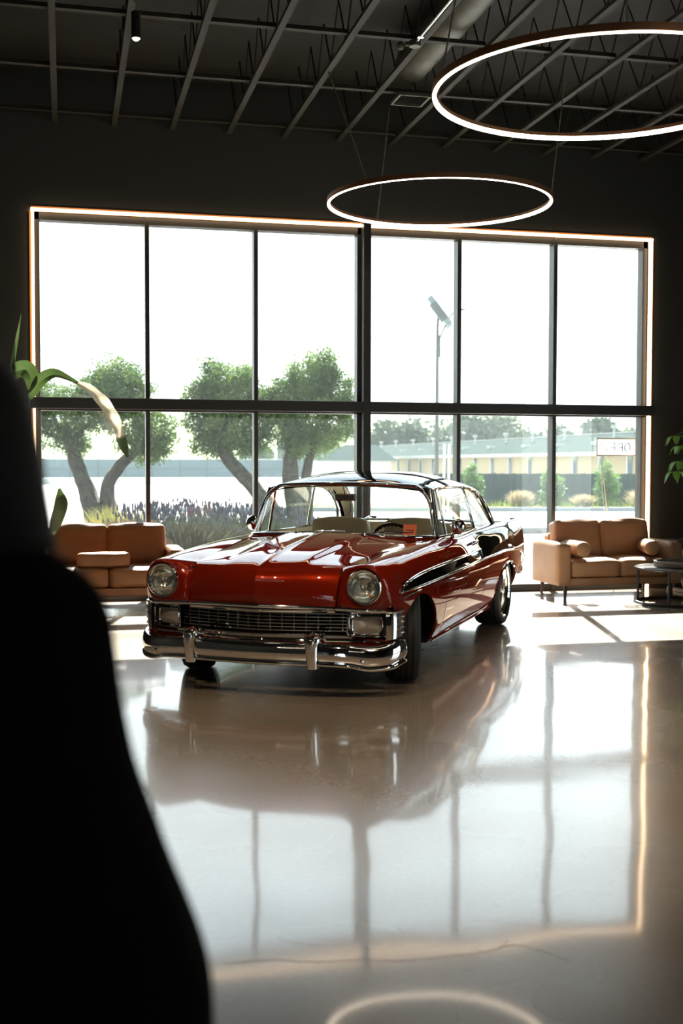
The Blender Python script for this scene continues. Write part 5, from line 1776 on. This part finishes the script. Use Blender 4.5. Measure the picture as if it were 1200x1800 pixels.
b = MB()
CW = [(.46, .345, .22), (.70, .320, .205), (.88, .318, .19), (1.07, .262, .165), (1.18, .226, .15), (1.25, .214, .142), (1.30, .208, .128), (1.335, .202, .115), (1.362, .188, .10), (1.39, .155, .09), (1.415, .110, .082), (1.44, .07, .07)]
CWn = np.array(CW)
rows = []
for z in np.linspace(.46, 1.44, 44):
    w_ = float(pchip(CWn[:, 0], CWn[:, 1], z)); d_ = float(pchip(CWn[:, 0], CWn[:, 2], z))
    k_ = max(0, 1.1 - z) / .65
    rows.append([((w_ + .012 * k_ * math.sin(9 * a)) * np.sign(math.cos(a)) * abs(math.cos(a)) ** .85, (d_ + .010 * k_ * math.sin(7 * a + 1)) * np.sign(math.sin(a)) * abs(math.sin(a)) ** .85 - .004, z) for a in np.linspace(0, 2 * PI, 57)[:-1]])
b.grid(rows, closed_v=True)
b.build('coat', M['cloth'], pp, angle=None)
for s in (1, -1):
    N = []; E_ = []
    sh = nd((s * .142, 0, 1.318), .060); m1 = nd((s * .158, -.01, 1.20), .060, sh); el = nd((s * .205, -.02, 1.06), .060, m1); wr = nd((s * .268, .03, .85), .052, el)
    skin_mesh('sleeve', N, E_, M['cloth'], pp)
for s in (1, -1):
    N = []; E_ = []
    a = nd((s * .09, 0, .84), .10); k = nd((s * .10, .015, .47), .075, a); c = nd((s * .105, -.01, .13), .060, k)
    skin_mesh('trouser_leg', N, E_, M['cloth'], pp)
    N = []; E_ = []
    a = nd((s * .105, -.045, .055), .045); k = nd((s * .11, .05, .045), .045, a); c = nd((s * .117, .15, .038), .036, k)
    skin_mesh('shoe', N, E_, M['shoe'], pp)
    # hand: palm, four fingers, thumb
    N = []; E_ = []
    w0 = nd((s * .268, .035, .82), .024); pm = nd((s * .300, .055, .765), (.017, .034), w0)
    for k, (dy, ln) in enumerate(((.030, .070), (.010, .078), (-.010, .073), (-.028, .058))):
        f0 = nd((s * .312, .055 + dy, .735), .0095, pm); f1 = nd((s * .322, .060 + dy, .735 - ln * .5), .0088, f0); f2 = nd((s * .328, .064 + dy, .735 - ln), .0075, f1)
    t0_ = nd((s * .298, .090, .775), .011, pm); t1_ = nd((s * .305, .102, .740), .0095, t0_)
    skin_mesh('hand', N, E_, M['skin'], pp)
# face
b = MB(); b.ball((0, .105, 1.525), .018, 10, 8, (.8, 1.1, 1.3)); b.ball((.085, .0, 1.53), .022, 10, 8, (.4, .8, 1.3)); b.ball((-.085, .0, 1.53), .022, 10, 8, (.4, .8, 1.3)); b.build('nose_and_ears', M['skin'], pp)
b = MB()
for s in (1, -1): b.ball((s * .032, .092, 1.555), .011, 10, 8)
b.build('eyes', M['hair'], pp)
M['lips'] = mat('lips', (.35, .12, .10), .5)
b = MB(); b.ball((0, .094, 1.478), .022, 12, 8, (1, .35, .3)); b.build('mouth', M['lips'], pp)
# hair: a bob that covers the back and sides
b = MB()
rows = []
for i in range(17):
    f = i / 16
    z = 1.668 - f * .265
    row = []
    for j in range(33):
        a = math.radians(-62 + 304 * j / 32) + PI / 2 + math.radians(90 - 62 + 0) * 0
        ang_ = PI / 2 + math.radians(58) + math.radians(244) * j / 32 if f > .35 else PI / 2 + math.radians(58 - 58 * (1 - f / .35)) + math.radians(244 + 116 * (1 - f / .35)) * j / 32
        rad = math.sin(min(1, f / .45) * PI / 2) ** .8
        rx, ry = .126 * rad + .040 * max(0, f - .4), .125 * rad
        row.append((rx * math.cos(ang_) - .004, .005 + ry * math.sin(ang_), z))
    rows.append(row)
b.grid(rows)
o = b.build('hair', M['hair'], pp, angle=None, recalc=True)
sm = o.modifiers.new('solid', 'SOLIDIFY'); sm.thickness = .03; sm.offset = -1
